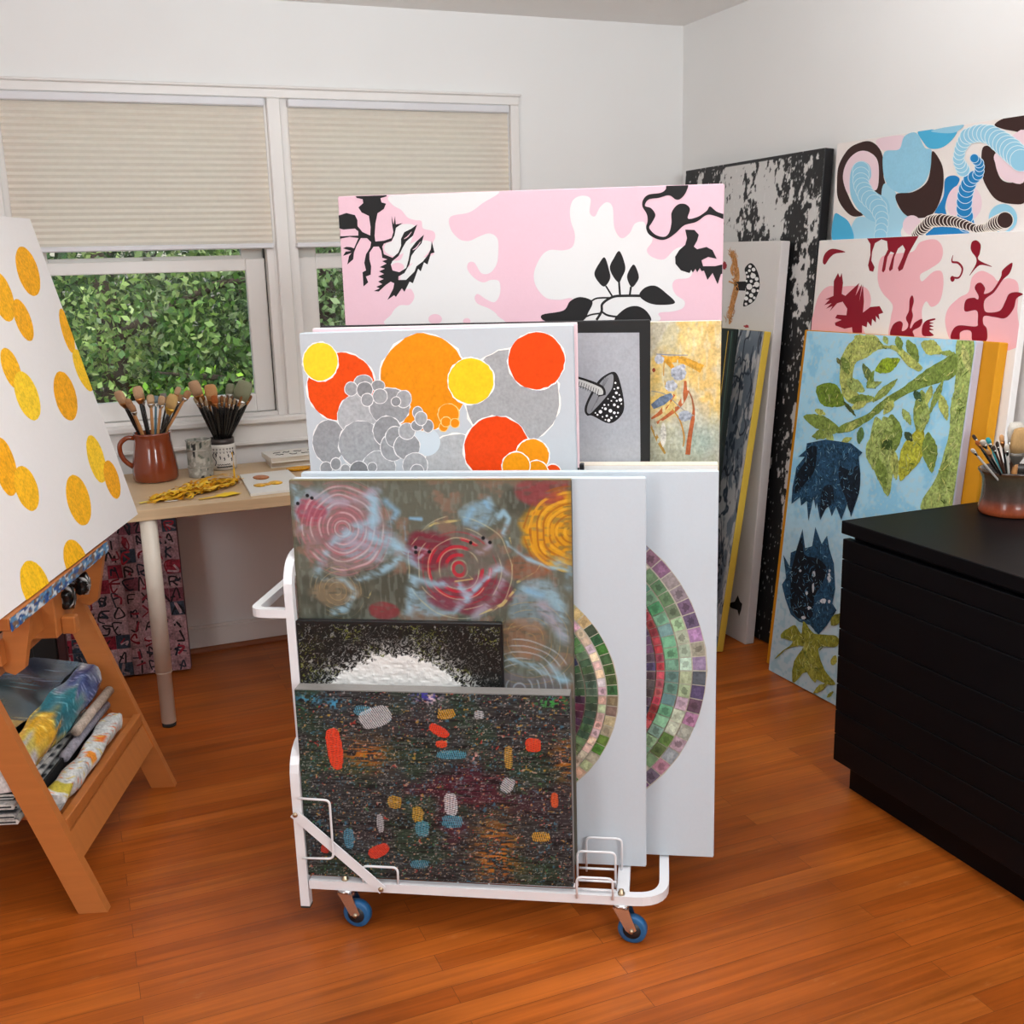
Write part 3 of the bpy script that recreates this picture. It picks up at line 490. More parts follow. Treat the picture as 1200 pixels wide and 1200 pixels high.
('c',(34,131,194),(207,230,244),2.6,0,0,[634.1,1662.8,18.6,-1.3,1.6,-13.7]),
('c',(34,131,194),(207,230,244),2.5,0,0,[638,1672.5,17.1,-1.2,1.5,-12.7]),
('c',(34,131,194),(207,230,244),2.5,0,0,[637.4,1684.6,17.1,-1.3,1.5,-12.7]),
('c',(34,131,194),(207,230,244),2.6,0,0,[633.9,1694.9,16.9,-1.3,1.5,-12.5]),
('c',(34,131,194),(207,230,244),2.6,0,0,[624.6,1702,16.2,-1.3,1.4,-11.9]),
('c',(34,131,194),(207,230,244),2.6,0,0,[615.3,1709.2,15.4,-1.3,1.3,-11.3]),
('c',(151,207,232),(226,242,248),2.6,0,0,[575.3,1680.8,24.9,-1.8,2.1,-18.2]),
('c',(151,207,232),(226,242,248),2.6,0,0,[567.3,1691.3,23.5,-1.8,2,-17.1]),
('c',(151,207,232),(226,242,248),2.7,0,0,[559.3,1701.9,22.1,-1.8,1.9,-16]),
('c',(151,207,232),(226,242,248),2.7,0,0,[554.8,1713.2,21.2,-1.7,1.8,-15.3]),
('c',(151,207,232),(226,242,248),2.7,0,0,[556.4,1725.7,21.2,-1.8,1.8,-15.3]),
('c',(151,207,232),(226,242,248),2.7,0,0,[558,1738.2,21.2,-1.9,1.8,-15.3]),
('c',(151,207,232),(226,242,248),2.6,0,0,[564.8,1750.2,23.3,-2.2,2,-16.9]),
('c',(151,207,232),(226,242,248),2.6,0,0,[573.4,1761.9,26.1,-2.5,2.2,-19]),
('c',(151,207,232),(226,242,248),2.6,0,0,[583,1772.3,28.7,-2.9,2.5,-20.9]),
('c',(151,207,232),(226,242,248),2.6,0,0,[599.9,1774.2,29.9,-3,2.6,-21.9]),
('c',(151,207,232),(226,242,248),2.6,0,0,[616.7,1776,31.1,-3.2,2.7,-22.9]),
('c',(151,207,232),(226,242,248),2.5,0,0,[633.6,1775.2,32.1,-3.3,2.8,-23.7]),
('c',(151,207,232),(226,242,248),2.5,0,0,[650.7,1771.7,32.9,-3.3,2.9,-24.5]),
('c',(151,207,232),(226,242,248),2.5,0,0,[667.6,1768.3,33.8,-3.4,3.1,-25.3]),
('c',(151,207,232),(226,242,248),2.5,0,0,[685,1758.7,35.6,-3.5,3.3,-26.8]),
('c',(151,207,232),(226,242,248),2.4,0,0,[702.5,1748.4,37.6,-3.6,3.5,-28.4]),
('c',(151,207,232),(226,242,248),2.4,0,0,[719.2,1738.2,39.2,-3.7,3.7,-29.9]),
('c',(151,207,232),(226,242,248),2.4,0,0,[734,1728.3,40,-3.6,3.8,-30.6]),
('c',(151,207,232),(226,242,248),2.4,0,0,[748.8,1718.4,40.8,-3.6,3.9,-31.4]),
('c',(151,207,232),(226,242,248),2.3,0,0,[761.3,1708.8,39.8,-3.4,3.8,-30.8]),
('c',(151,207,232),(226,242,248),2.3,0,0,[772.5,1699.4,37.8,-3.2,3.7,-29.3]),
('c',(151,207,232),(226,242,248),2.3,0,0,[783.6,1690,35.9,-2.9,3.5,-27.9]),
('c',(151,207,232),None,0,0,0,[740.2,1538.6,50.8,-1.8,4.8,-39.4]),
('c',(232,223,218),None,0,0,0,[738.9,1524.7,30.1,-0.9,2.8,-23.2]),
('c',(60,39,36),(239,230,220),3.7,0,0,[408.4,1502,20.4,-0.5,1.6,-14.3]),
('c',(60,39,36),(239,230,220),3.6,0,0,[414.9,1506.7,21.2,-0.5,1.6,-14.8]),
('c',(60,39,36),(239,230,220),3.6,0,0,[421.3,1511.4,21.9,-0.5,1.7,-15.4]),
('c',(60,39,36),(239,230,220),3.6,0,0,[427.7,1516.1,22.6,-0.6,1.8,-15.9]),
('c',(60,39,36),(239,230,220),3.6,0,0,[435.1,1521.1,23.1,-0.6,1.8,-16.3]),
('c',(60,39,36),(239,230,220),3.6,0,0,[444.2,1527.1,23.4,-0.7,1.8,-16.5]),
('c',(60,39,36),(239,230,220),3.6,0,0,[453.3,1533,23.6,-0.7,1.9,-16.7]),
('c',(60,39,36),(239,230,220),3.5,0,0,[462.3,1538.8,23.9,-0.8,1.9,-17]),
('c',(60,39,36),(239,230,220),3.5,0,0,[473,1540.9,23.9,-0.8,1.9,-17]),
('c',(60,39,36),(239,230,220),3.5,0,0,[484.4,1541.2,23.7,-0.8,1.9,-16.9]),
('c',(60,39,36),(239,230,220),3.5,0,0,[495.8,1541.5,23.6,-0.8,1.9,-16.9]),
('c',(60,39,36),(239,230,220),3.4,0,0,[507.1,1541.8,23.4,-0.8,1.9,-16.8]),
('c',(60,39,36),(239,230,220),3.4,0,0,[522.3,1540.2,22.5,-0.8,1.9,-16.2]),
('c',(60,39,36),(239,230,220),3.4,0,0,[537.4,1538.7,21.6,-0.7,1.8,-15.6]),
('c',(60,39,36),(239,230,220),3.4,0,0,[552.4,1537.1,20.7,-0.7,1.7,-15]),
('c',(60,39,36),(239,230,220),3.3,0,0,[566,1535.1,19.8,-0.6,1.7,-14.4]),
('c',(60,39,36),(239,230,220),3.3,0,0,[577.3,1532.1,19,-0.6,1.6,-13.9]),
('c',(60,39,36),(239,230,220),3.3,0,0,[588.5,1529.1,18.1,-0.6,1.6,-13.3]),
('c',(60,39,36),(239,230,220),3.3,0,0,[599.6,1526.1,17.3,-0.5,1.5,-12.7]),
('c',(60,39,36),(239,230,220),3.3,0,0,[611.9,1522.8,16.2,-0.5,1.4,-12]),
('c',(60,39,36),(239,230,220),3.2,0,0,[624.7,1519.3,15.1,-0.4,1.3,-11.2]),
('c',(60,39,36),(239,230,220),3.2,0,0,[637.5,1515.8,13.9,-0.4,1.2,-10.4]),
('c',(60,39,36),(239,230,220),3.2,0,0,[650.1,1512.3,12.8,-0.3,1.1,-9.5]),
('c',(60,39,36),(239,230,220),3.2,0,0,[660.4,1513.3,13.4,-0.4,1.2,-10]),
('c',(60,39,36),(239,230,220),3.2,0,0,[670.7,1514.3,14,-0.4,1.3,-10.5]),
('c',(60,39,36),(239,230,220),3.1,0,0,[680.9,1515.3,14.6,-0.4,1.3,-11]),
('c',(60,39,36),(239,230,220),3.1,0,0,[690.4,1516.8,16,-0.5,1.5,-12.1]),
('c',(60,39,36),(239,230,220),3.1,0,0,[698.6,1519.1,18.9,-0.6,1.7,-14.4]),
('c',(60,39,36),(239,230,220),3.1,0,0,[706.7,1521.4,21.8,-0.7,2,-16.6]),
('c',(60,39,36),(239,230,220),3.1,0,0,[714.9,1523.7,24.7,-0.8,2.3,-18.9]),
('c',(60,39,36),(239,230,220),3,0,0,[723.5,1526.2,26,-0.8,2.4,-19.9]),
('c',(60,39,36),(239,230,220),3,0,0,[732.3,1528.7,26.5,-0.9,2.5,-20.4]),
('c',(60,39,36),(239,230,220),3,0,0,[741.1,1531.1,27.1,-0.9,2.6,-20.8]),
('c',(60,39,36),(239,230,220),3,0,0,[749.9,1533.6,27.6,-0.9,2.6,-21.3])]},
'bw':{'q': [2.375,3.6301,0.005,-89.9592,3.2532,0.138,0.9026,1.8082],'ops': []},
'mush':{'q': [2.2921,3.694,0.0052,-89.0412,3.8219,-0.6543,0.7451,1.5103],'ops': [('s',(210,154,96),0.3,[445.4,1465.3,6.5,468.9,1445,21,481.1,1410.3,21,493.8,1364.1,21,496.6,1323.4,21,482,1282.1,21,471.6,1246.4,21,467.5,1201.8,7.3]),
('s',(210,154,96),0.3,[493.5,1416.2,6.4,499.3,1375.8,20.7,482.5,1328.9,20.7,464.7,1257.9,20.7,450.8,1245.5,7.2]),
('s',(210,154,96),0.3,[439.3,1363.1,6.5,481.8,1355.1,7.3]),
('s',(210,154,96),0.3,[468.9,1445,6.4,453.3,1410.1,20.9,467.4,1384,7.2]),
('p',(28,27,28),0,0,[473.5,1362,551,1365,553,1330.5,480.5,1330]),
('p',(28,27,28),1,0,[566.5,1431,597,1422.5,628.5,1389,639.5,1355.5,635,1327,611,1292.5,554.5,1272,547.5,1287.5,558,1325,548,1353.5,551.5,1382.5,537.5,1410.5]),
('c',(244,242,240),None,0,0.05,0,[569.9,1419.5,9.8,0.1,0.8,-5.7]),
('c',(244,242,240),None,0,0.05,0,[594,1408.3,11.6,0.1,1,-6.8]),
('c',(244,242,240),None,0,0.05,0,[568.2,1404.1,8.8,0.1,0.7,-5.1]),
('c',(244,242,240),None,0,0.05,0,[551.5,1396.5,6.9,0.1,0.6,-4]),
('c',(244,242,240),None,0,0.05,0,[594.3,1385.7,16.5,0.2,1.4,-9.6]),
('c',(244,242,240),None,0,0.05,0,[618.2,1374.7,11.5,0.2,1,-6.8]),
('c',(244,242,240),None,0,0.05,0,[563.4,1382.4,8.9,0.1,0.7,-5.1]),
('c',(244,242,240),None,0,0.05,0,[585.5,1365.7,9.7,0.2,0.8,-5.7]),
('c',(244,242,240),None,0,0.05,0,[621.1,1355,16.3,0.3,1.4,-9.6]),
('c',(244,242,240),None,0,0.05,0,[576.7,1345.6,18.6,0.4,1.6,-10.8]),
('c',(244,242,240),None,0,0.05,0,[605.1,1332,13.5,0.3,1.2,-7.9]),
('c',(244,242,240),None,0,0.05,0,[631.1,1332.6,7.7,0.2,0.7,-4.5]),
('c',(244,242,240),None,0,0.05,0,[567.2,1322.4,9.9,0.3,0.8,-5.7]),
('c',(244,242,240),None,0,0.05,0,[593,1314.6,12.7,0.4,1.1,-7.4]),
('c',(244,242,240),None,0,0.05,0,[613.7,1306.6,8.7,0.3,0.7,-5.1]),
('c',(244,242,240),None,0,0.05,0,[563.2,1302.2,12.8,0.4,1.1,-7.4]),
('c',(244,242,240),None,0,0.05,0,[591,1294.5,11.7,0.4,1,-6.8]),
('c',(244,242,240),None,0,0.05,0,[565.1,1282.1,8.9,0.3,0.7,-5.2]),
('c',(244,242,240),None,0,0.05,0,[602.6,1349,5.8,0.1,0.5,-3.4]),
('c',(244,242,240),None,0,0.05,0,[555.9,1366.3,6.9,0.1,0.6,-4]),
('c',(244,242,240),None,0,0.05,0,[586.3,1394.1,4.9,0.1,0.4,-2.8]),
('c',(160,48,56),None,0,0.2,0,[404.7,1421.5,14.7,0.1,2.2,-15.3]),
('c',(176,64,72),None,0,0.3,0,[579.9,1200.2,15.7,0.9,0.8,-5.7]),
('p',(28,27,28),0,0,[607.5,124,655,146.5,672,177.5,689,156.5,704,152.5,700.5,125.5,691,97,677.5,119,638,115.5])]},
'marble':{'q': [2.1501,3.6725,0.005,-89.998,8.5549,0.0254,0.76,1.2013],'ops': []},
'grn':{'q': [2.051,3.6557,0.005,-89.7682,6.9237,0.4517,0.76,1.2086],'ops': []},
'oval':{'q': [-0.0633,2.7732,0.75,69.389,13.7934,0.3385,1.22,0.8848],'ops': [('c',(240,168,16),None,0,0.01,0.22,[1072.3,736.5,-10.5,-66.8,-72.8,-7.2]),
('c',(244,176,24),None,0,0.01,0.22,[857.6,674.4,-10.2,-62.4,-61.3,-5.2]),
('c',(242,170,20),None,0,0.01,0.22,[926.8,610.6,-1.4,-55.4,-49.9,-4]),
('c',(244,174,22),None,0,0.01,0.22,[1189.3,563.3,-12.9,-64.1,-38.9,-1.4]),
('c',(246,196,36),None,0,0.01,0.22,[1201.4,446.9,5.8,-63.1,-52.6,-1.9]),
('c',(244,180,26),None,0,0.01,0.22,[753.5,498.9,-2,-52.2,-48.4,-2.2]),
('c',(248,204,44),None,0,0.01,0.22,[784.4,425,-4.9,-62.6,-65.4,-0.8]),
('c',(240,166,16),None,0,0.01,0.22,[1014.9,394.8,-19.7,-66.6,-73.9,2.4]),
('c',(242,170,18),None,0,0.01,0.22,[533,288.4,-19.3,-67.1,-52.9,4.3]),
('c',(246,184,28),None,0,0.01,0.22,[594.9,221.2,-9.1,-54.1,-57.8,4.7]),
('c',(248,200,40),None,0,0.01,0.22,[1063.6,204.5,-16.7,-66.9,-58.5,5.1]),
('c',(244,168,18),None,0,0.01,0.22,[1120.5,131.6,-13.8,-55.1,-53.5,5.9]),
('c',(242,176,20),None,0,0.01,0.22,[851.8,131.8,-19.3,-65.8,-71.8,9.1]),
('c',(244,180,24),None,0,0.01,0.22,[702.9,1.8,-11.4,-55.6,-65.6,10.9]),
('c',(246,192,28),None,0,0.01,0.22,[456.7,11.3,-8.2,-62.3,-67.1,10.9])]},
'let':{'q': [0.0101,4.0513,0.0051,-8.6119,2.7858,0.6575,0.6098,0.685],'ops': []},
}
GLYPH={'R': [[(0,0),(0,1),(0.7,0.95),(0.7,0.55),(0,0.5)],[(0.25,0.5),(0.8,0)]],'A': [[(0,0),(0.4,1),(0.8,0)],[(0.2,0.4),(0.65,0.4)]],'F': [[(0,0),(0.05,1),(0.7,1)],[(0,0.5),(0.5,0.52)]],'X': [[(0,0),(0.8,1)],[(0,1),(0.8,0)]],'E': [[(0.7,1),(0,1),(0,0),(0.7,0)],[(0,0.5),(0.5,0.5)]],'I': [[(0.4,0),(0.4,1)]],'S': [[(0.75,0.9),(0.3,1),(0.1,0.75),(0.6,0.45),(0.6,0.1),(0.05,0.05)]],'J': [[(0.6,1),(0.6,0.15),(0.3,0),(0.05,0.2)]],'B': [[(0,0),(0,1),(0.6,0.9),(0.5,0.55),(0,0.5),(0.7,0.35),(0.6,0),(0,0)]],'K': [[(0,0),(0,1)],[(0.7,1),(0,0.5),(0.75,0)]],'M': [[(0,0),(0.1,1),(0.4,0.4),(0.7,1),(0.8,0)]],'N': [[(0,0),(0.05,1),(0.7,0),(0.75,1)]],'Z': [[(0,1),(0.7,1),(0,0),(0.75,0)]],'O': [[(0.4,1),(0.05,0.6),(0.3,0.05),(0.7,0.3),(0.65,0.85),(0.4,1)]]}
BRUSH={'pit': [([0.153,3.96,1.062],0.034,'mop'),([0.182,3.95,1.033],0.026,'wood'),([0.22,4.0,1.07],0.032,'mop'),([0.235,4.03,1.04],0.02,'black'),([0.26,3.97,1.041],0.024,'steel'),([0.284,4.04,1.029],0.02,'blue'),([0.3,3.99,1.032],0.024,'steel'),([0.323,4.03,1.023],0.018,'black'),([0.337,3.95,1.038],0.038,'gold'),([0.371,4.0,1.029],0.02,'black'),([0.393,3.98,1.044],0.022,'wood'),([0.365,4.04,1.054],0.022,'mop'),([0.191,3.93,1.017],0.022,'wood')],'jar': [([0.418,4.09,1.068],0.042,'mop'),([0.475,4.07,1.053],0.04,'tan'),([0.607,4.07,1.056],0.055,'green'),([0.557,4.12,1.047],0.03,'green'),([0.484,4.05,1.014],0.022,'orange')],'thin': [[0.42,4.1,1.007],[0.432,4.12,0.999],[0.436,4.06,1.009],[0.454,4.13,1.008],[0.453,4.05,1.0],[0.466,4.08,0.993],[0.482,4.13,0.995],[0.494,4.06,1.003],[0.51,4.11,1.001],[0.516,4.08,1.009],[0.532,4.13,1.0],[0.532,4.06,1.004],[0.542,4.05,1.001],[0.557,4.09,1.002],[0.56,4.06,0.996],[0.579,4.12,1.014],[0.579,4.07,1.012],[0.583,4.05,1.004],[0.599,4.1,1.001],[0.606,4.08,1.002],[0.619,4.11,0.994],[0.621,4.07,1.003]],'cup': [([2.12,2.09,0.999],0.008,'dark'),([2.102,2.06,0.989],0.009,'orange'),([2.079,2.05,0.972],0.009,'white'),([2.131,2.07,0.987],0.014,'white'),([2.201,2.12,0.981],0.011,'teal'),([2.171,2.06,0.981],0.009,'dark'),([2.259,2.13,0.982],0.014,'tan'),([2.149,2.05,0.973],0.01,'dark'),([2.121,2.04,0.967],0.01,'tan'),([2.227,2.08,0.966],0.013,'white'),([2.298,2.12,1.014],0.04,'bigwhite'),([2.288,2.09,1.003],0.05,'bigtan')]}
# ------------------------------------------------------------------ the room
XR=2.533; YB=4.21; ZC=2.397; XL=-2.3; YF=-2.2
wallm=mat('wall_paint','efeeec',.7,var=.015,scale=3,bump=.05,bscale=160)
ceilm=mat('ceiling_paint','f5f3f0',.8,var=.015,scale=3,bump=.05)
trimm=mat('trim_paint','ece8e4',.4,var=.015,scale=6)
def floor_mat():
    t=NT('oak_floor'); t.set(Roughness=.36,Coat__Weight=.05,Coat__Roughness=.22); t.b.inputs['Specular IOR Level'].default_value=.3
    tc=t.n('TexCoord')
    br=t.n('TexBrick',_offset=.37,_offset_frequency=2,_squash=1.0); br.inputs['Scale'].default_value=1; br.inputs['Brick Width'].default_value=.95; br.inputs['Row Height'].default_value=.057; br.inputs['Mortar Size'].default_value=.0007; br.inputs['Mortar Smooth'].default_value=.3
    br.inputs['Color1'].default_value=(0,0,0,1); br.inputs['Color2'].default_value=(1,1,1,1); br.inputs['Mortar'].default_value=(.5,.5,.5,1)
    t.l(tc.outputs['Object'],br.inputs['Vector'])
    cr=t.n('ValToRGB'); e=cr.color_ramp.elements; e[0].position=0; e[0].color=(*lin('9a4a12'),1); e[1].position=1; e[1].color=(*lin('b46020'),1)
    q=e.new(.5); q.color=(*lin('a85419'),1)
    t.l(br.outputs['Color'],cr.inputs['Fac'])
    # grain, shifted from board to board
    cm=t.n('CombineXYZ'); sc=t.n('Math',_operation='MULTIPLY'); sc.inputs[1].default_value=37.; t.l(br.outputs['Color'],sc.inputs[0]); t.l(sc.outputs[0],cm.inputs['Z']); 
    va=t.n('VectorMath',_operation='ADD'); t.l(tc.outputs['Object'],va.inputs[0]); t.l(cm.outputs[0],va.inputs[1])
    mp=t.n('Mapping'); mp.inputs['Scale'].default_value=(1.3,34,1); t.l(va.outputs[0],mp.inputs['Vector'])
    no=t.n('TexNoise',Scale=1.6,Detail=6.,Roughness=.6,Distortion=.6); t.l(mp.outputs['Vector'],no.inputs['Vector'])
    mr=t.n('MapRange'); mr.inputs['From Min'].default_value=.3; mr.inputs['From Max'].default_value=.7; mr.inputs['To Min'].default_value=.70; mr.inputs['To Max'].default_value=1.22; t.l(no.outputs['Fac'],mr.inputs['Value'])
    m1=t.n('Mix',_data_type='RGBA',_blend_type='MULTIPLY'); m1.inputs[0].default_value=1; t.l(cr.outputs['Color'],m1.inputs[6]); t.l(mr.outputs[0],m1.inputs[7])
    # worn and stained patches
    n2=t.n('TexNoise',Scale=1.7,Detail=4.); t.l(tc.outputs['Object'],n2.inputs['Vector'])
    m2r=t.n('MapRange'); m2r.inputs['From Min'].default_value=.35; m2r.inputs['From Max'].default_value=.7; m2r.inputs['To Min'].default_value=.74; m2r.inputs['To Max'].default_value=1.2; t.l(n2.outputs['Fac'],m2r.inputs['Value'])
    m2=t.n('Mix',_data_type='RGBA',_blend_type='MULTIPLY'); m2.inputs[0].default_value=1; t.l(m1.outputs[2],m2.inputs[6]); t.l(m2r.outputs[0],m2.inputs[7])
    m3=t.n('Mix',_data_type='RGBA'); t.l(br.outputs['Fac'],m3.inputs[0]); t.l(m2.outputs[2],m3.inputs[6]); m3.inputs[7].default_value=(*lin('6a3614'),1)
    mp3=t.n('Mapping'); mp3.inputs['Scale'].default_value=(2.2,7,1); t.l(tc.outputs['Object'],mp3.inputs['Vector'])
    n3=t.n('TexNoise',Scale=3.,Detail=8.,Roughness=.7); t.l(mp3.outputs['Vector'],n3.inputs['Vector'])
    sr=t.n('MapRange'); sr.inputs['From Min'].default_value=.62; sr.inputs['From Max'].default_value=.8; sr.inputs['To Max'].default_value=.42; t.l(n3.outputs['Fac'],sr.inputs['Value'])
    m4=t.n('Mix',_data_type='RGBA'); t.l(sr.outputs[0],m4.inputs[0]); t.l(m3.outputs[2],m4.inputs[6]); m4.inputs[7].default_value=(*lin('c98f5c'),1)
    t.l(m4.outputs[2],t.b.inputs['Base Color'])
    rr=t.n('MapRange'); rr.inputs['To Min'].default_value=.28; rr.inputs['To Max'].default_value=.5; t.l(no.outputs['Fac'],rr.inputs['Value']); t.l(rr.outputs[0],t.b.inputs['Roughness'])
    bp=t.n('Bump',Strength=.12,Distance=.001); t.l(no.outputs['Fac'],bp.inputs['Height']); t.l(bp.outputs['Normal'],t.b.inputs['Normal'])
    return t.m
struct(MB().box(XL-.1,XR+.1,YF-.1,YB+.15,-.08,0).build('floor',floor_mat()))
struct(MB().box(XL-.1,XR+.1,YF-.1,YB+.15,ZC,ZC+.1).build('ceiling',ceilm))
W1=(-.135,.772); W2=(.83,1.735); WZ=(.90,2.062)
b=MB(); YO=YB+.15
b.box(XL-.1,W1[0],YB,YO,0,ZC).box(W2[1],XR+.1,YB,YO,0,ZC).box(W1[0],W2[1],YB,YO,0,WZ[0]).box(W1[0],W2[1],YB,YO,WZ[1],ZC)
struct(b.build('wall_back',wallm))
struct(MB().box(XR,XR+.1,YF,YB,0,ZC).build('wall_right',wallm))
struct(MB().box(XL-.1,XL,YF,YB,0,ZC).build('wall_left',wallm))
struct(MB().box(XL,XR,YF-.1,YF,0,ZC).build('wall_front',wallm))
b=MB(); b.box(XL,XR,YB-.014,YB,0,.092,.002).box(XL,XR,YB-.009,YB,.092,.104,.002); struct(b.build('baseboard_back',trimm))
b=MB(); b.box(XR-.014,XR,YF,YB-.014,0,.092,.002).box(XR-.009,XR,YF,YB-.014,.092,.104,.002); struct(b.build('baseboard_right',trimm))
shoem=mat('shoe_moulding','8a4a22',.4,var=.1,scale=8,stretch=(1,12,12))
b=MB(); n=6
prof=[(YB-.014,0)]+[(YB-.014-.016*math.cos(a),.018*math.sin(a)) for a in [i*math.pi/2/n for i in range(n+1)]]
b.add([(x,y,z) for x in (XL,XR-.03) for y,z in prof],[(i,i+1,len(prof)+i+1,len(prof)+i) for i in range(len(prof)-1)]); struct(b.build('trim_1',shoem))
# window casing: head, right side, centre mullion, stool, apron
b=MB()
b.box(W1[0]-.06,W2[1]+.038,YB-.02,YB,WZ[1],WZ[1]+.032,.003).box(W1[0]-.07,W2[1]+.046,YB-.028,YB,WZ[1]+.032,WZ[1]+.042,.003)
b.box(W2[1],W2[1]+.038,YB-.018,YB,.905,WZ[1],.003).box(W1[0]-.05,W1[0],YB-.018,YB,.905,WZ[1],.003)
b.box(W1[1]+.004,W2[0]-.004,YB-.02,YB+.09,.905,WZ[1],.004).box(W1[1]-.004,W2[0]+.004,YB-.004,YB+.09,.905,WZ[1])
struct(b.build('trim_2',trimm))
b=MB(); b.box(W1[0]-.09,W2[1]+.08,YB-.045,YB+.09,.882,.905,.005); b.box(W1[0]-.06,W2[1]+.05,YB-.02,YB,.80,.882,.004); b.box(W1[0]-.06,W2[1]+.05,YB-.026,YB,.80,.815,.003); struct(b.build('trim_3',trimm))
# glass
g=NT('window_glass'); tr=g.n('BsdfTransparent'); gl=g.n('BsdfGlossy',Roughness=.02); fr=g.n('Fresnel',IOR=1.45); mx=g.n('MixShader'); g.l(fr.outputs[0],mx.inputs[0]); g.l(tr.outputs[0],mx.inputs[1]); g.l(gl.outputs[0],mx.inputs[2]); g.l(mx.outputs[0],g.o.inputs['Surface']); glassm=g.m
def frame(b,x0,x1,z0,z1,y0,y1,l,r,bt,tp,ch=.003):
    b.box(x0,x0+l,y0,y1,z0,z1,ch).box(x1-r,x1,y0,y1,z0,z1,ch).box(x0+l,x1-r,y0,y1,z0,z0+bt,ch).box(x0+l,x1-r,y0,y1,z1-tp,z1,ch)
slotm=mat('window_track','3a3a38',.6)
for k,(x0,x1) in enumerate((W1,W2)):
    w_=empty('window_%d'%(k+1),'','window'); del w_['label']; del w_['category']; struct(w_); w_.location=((x0+x1)/2,YB,0.905)
    cx=(x0+x1)/2
    b=MB(); b.box(x0-cx,x0-cx+.030,.0,.14,0,1.157).box(x1-cx-.030,x1-cx,.0,.14,0,1.157).box(x0-cx,x1-cx,.02,.14,1.13,1.157).box(x0-cx,x1-cx,.02,.14,-.005,.012); b.build('jamb',trimm,w_)
    b=MB(); frame(b,x0-cx+.034,x1-cx-.034,.014,.592,.045,.075,.072,.072,.07,.045); b.build('lower_sash',trimm,w_)
    b=MB(); frame(b,x0-cx+.034,x1-cx-.034,.56,1.13,.08,.11,.08,.08,.045,.05); b.build('upper_sash',trimm,w_)
    b=MB(); b.box(x0-cx+.10,x1-cx-.10,.058,.062,.08,.55); b.build('lower_pane',glassm,w_)
    b=MB(); b.box(x0-cx+.11,x1-cx-.11,.093,.097,.60,1.085); b.build('upper_pane',glassm,w_)
    b=MB(); b.box(x0-cx+.0302,x0-cx+.034,.05,.07,.012,1.13).box(x1-cx-.034,x1-cx-.0302,.05,.07,.012,1.13); b.build('sash_track',slotm,w_)
    b=MB(); b.lathe([(0.0,0),(.016,0),(.016,.008),(.004,.012),(0,.012)],14,(0,.06)); 
    for v in range(len(b.v)): b.v[v]=(b.v[v][0],b.v[v][1],b.v[v][2]+.592)
    b.build('sash_lock',mat('lock_metal','c9c6bf',.35,.6),w_)
# cellular blinds
t=NT('blind_fabric'); t.set(Roughness=.9); df=t.n('BsdfDiffuse'); tl=t.n('BsdfTranslucent'); mx=t.n('MixShader'); mx.inputs[0].default_value=.3
tc=t.n('TexCoord'); no=t.n('TexNoise',Scale=60.,Detail=3.); t.l(tc.outputs['Object'],no.inputs['Vector']); mr=t.n('MapRange'); mr.inputs['To Min'].default_value=.94; mr.inputs['To Max'].default_value=1.04; t.l(no.outputs['Fac'],mr.inputs['Value'])
mm=t.n('Mix',_data_type='RGBA',_blend_type='MULTIPLY'); mm.inputs[0].default_value=1; mm.inputs[6].default_value=(*lin('fdf6ea'),1); t.l(mr.outputs[0],mm.inputs[7])
t.l(mm.outputs[2],df.inputs['Color']); tl.inputs['Color'].default_value=(*lin('f4e2c4'),1); t.l(df.outputs[0],mx.inputs[1]); t.l(tl.outputs[0],mx.inputs[2]); t.l(mx.outputs[0],t.o.inputs['Surface']); blindm=t.m
railm=mat('blind_rail','dedde0',.4,var=.01)
for k,(x0,x1,lab) in enumerate(((-.118,.768,'cream pleated blind half lowered over the left window above the brush jug'),(.852,1.728,'cream pleated blind half lowered over the right window, behind the pink canvas'))):
    o=empty('cellular_blind',lab,'blind',((x0+x1)/2,YB-.002,2.055)); h=(x1-x0)/2
    MB().box(-h,h,-.028,.03,-.024,.005,.004).build('head_rail',railm,o)
    P=[];n=0;z=-.024;zb=-.505;N=46
    for i in range(N+1):
        z=-.024+(zb+.024)*i/N; y=(-.0105 if i%2 else -.0045)
        P.append([(-h+.003,y,z),(h-.003,y,z)])
    b=MB(); b.grid(P,False); b.build('pleated_shade',blindm,o)
    MB().box(-h,h,-.022,.008,-.524,-.505,.004).build('bottom_rail',railm,o)
# ------------------------------------------------------------------ paintings
paint=paint_mat('acrylic_paint'); glossy=paint_mat('thick_acrylic_paint',.36,.35,180,.15)
def catmull(pts,k=5):
    n=len(pts); out=[]
    for i in range(n):
        p0,p1,p2,p3=[np.array(pts[j%n]) for j in (i-1,i,i+1,i+2)]
        for s in range(k):
            t=s/k; out.append(tuple(.5*((2*p1)+(-p0+p2)*t+(2*p0-5*p1+4*p2-p3)*t*t+(-p0+3*p1-3*p2+p3)*t**3)))
    return out
def clip(poly,w,h):
    for ax,lim,sg in ((0,0,1),(0,w,-1),(1,0,1),(1,h,-1)):
        out=[]
        for i in range(len(poly)):
            a,b=poly[i-1],poly[i]; da=(a[ax]-lim)*sg; db=(b[ax]-lim)*sg
            if (da<0)!=(db<0):
                t=da/(da-db); out.append((a[0]+(b[0]-a[0])*t,a[1]+(b[1]-a[1])*t))
            if db>=0: out.append(b)
        poly=out
        if not poly: return []
    return poly
def inside(p,P):
    r=False;n=len(P);j=n-1
    for i in range(n):
        if (P[i][1]>p[1])!=(P[j][1]>p[1]) and p[0]<(P[j][0]-P[i][0])*(p[1]-P[i][1])/(P[j][1]-P[i][1])+P[i][0]: r=not r
        j=i
    return r
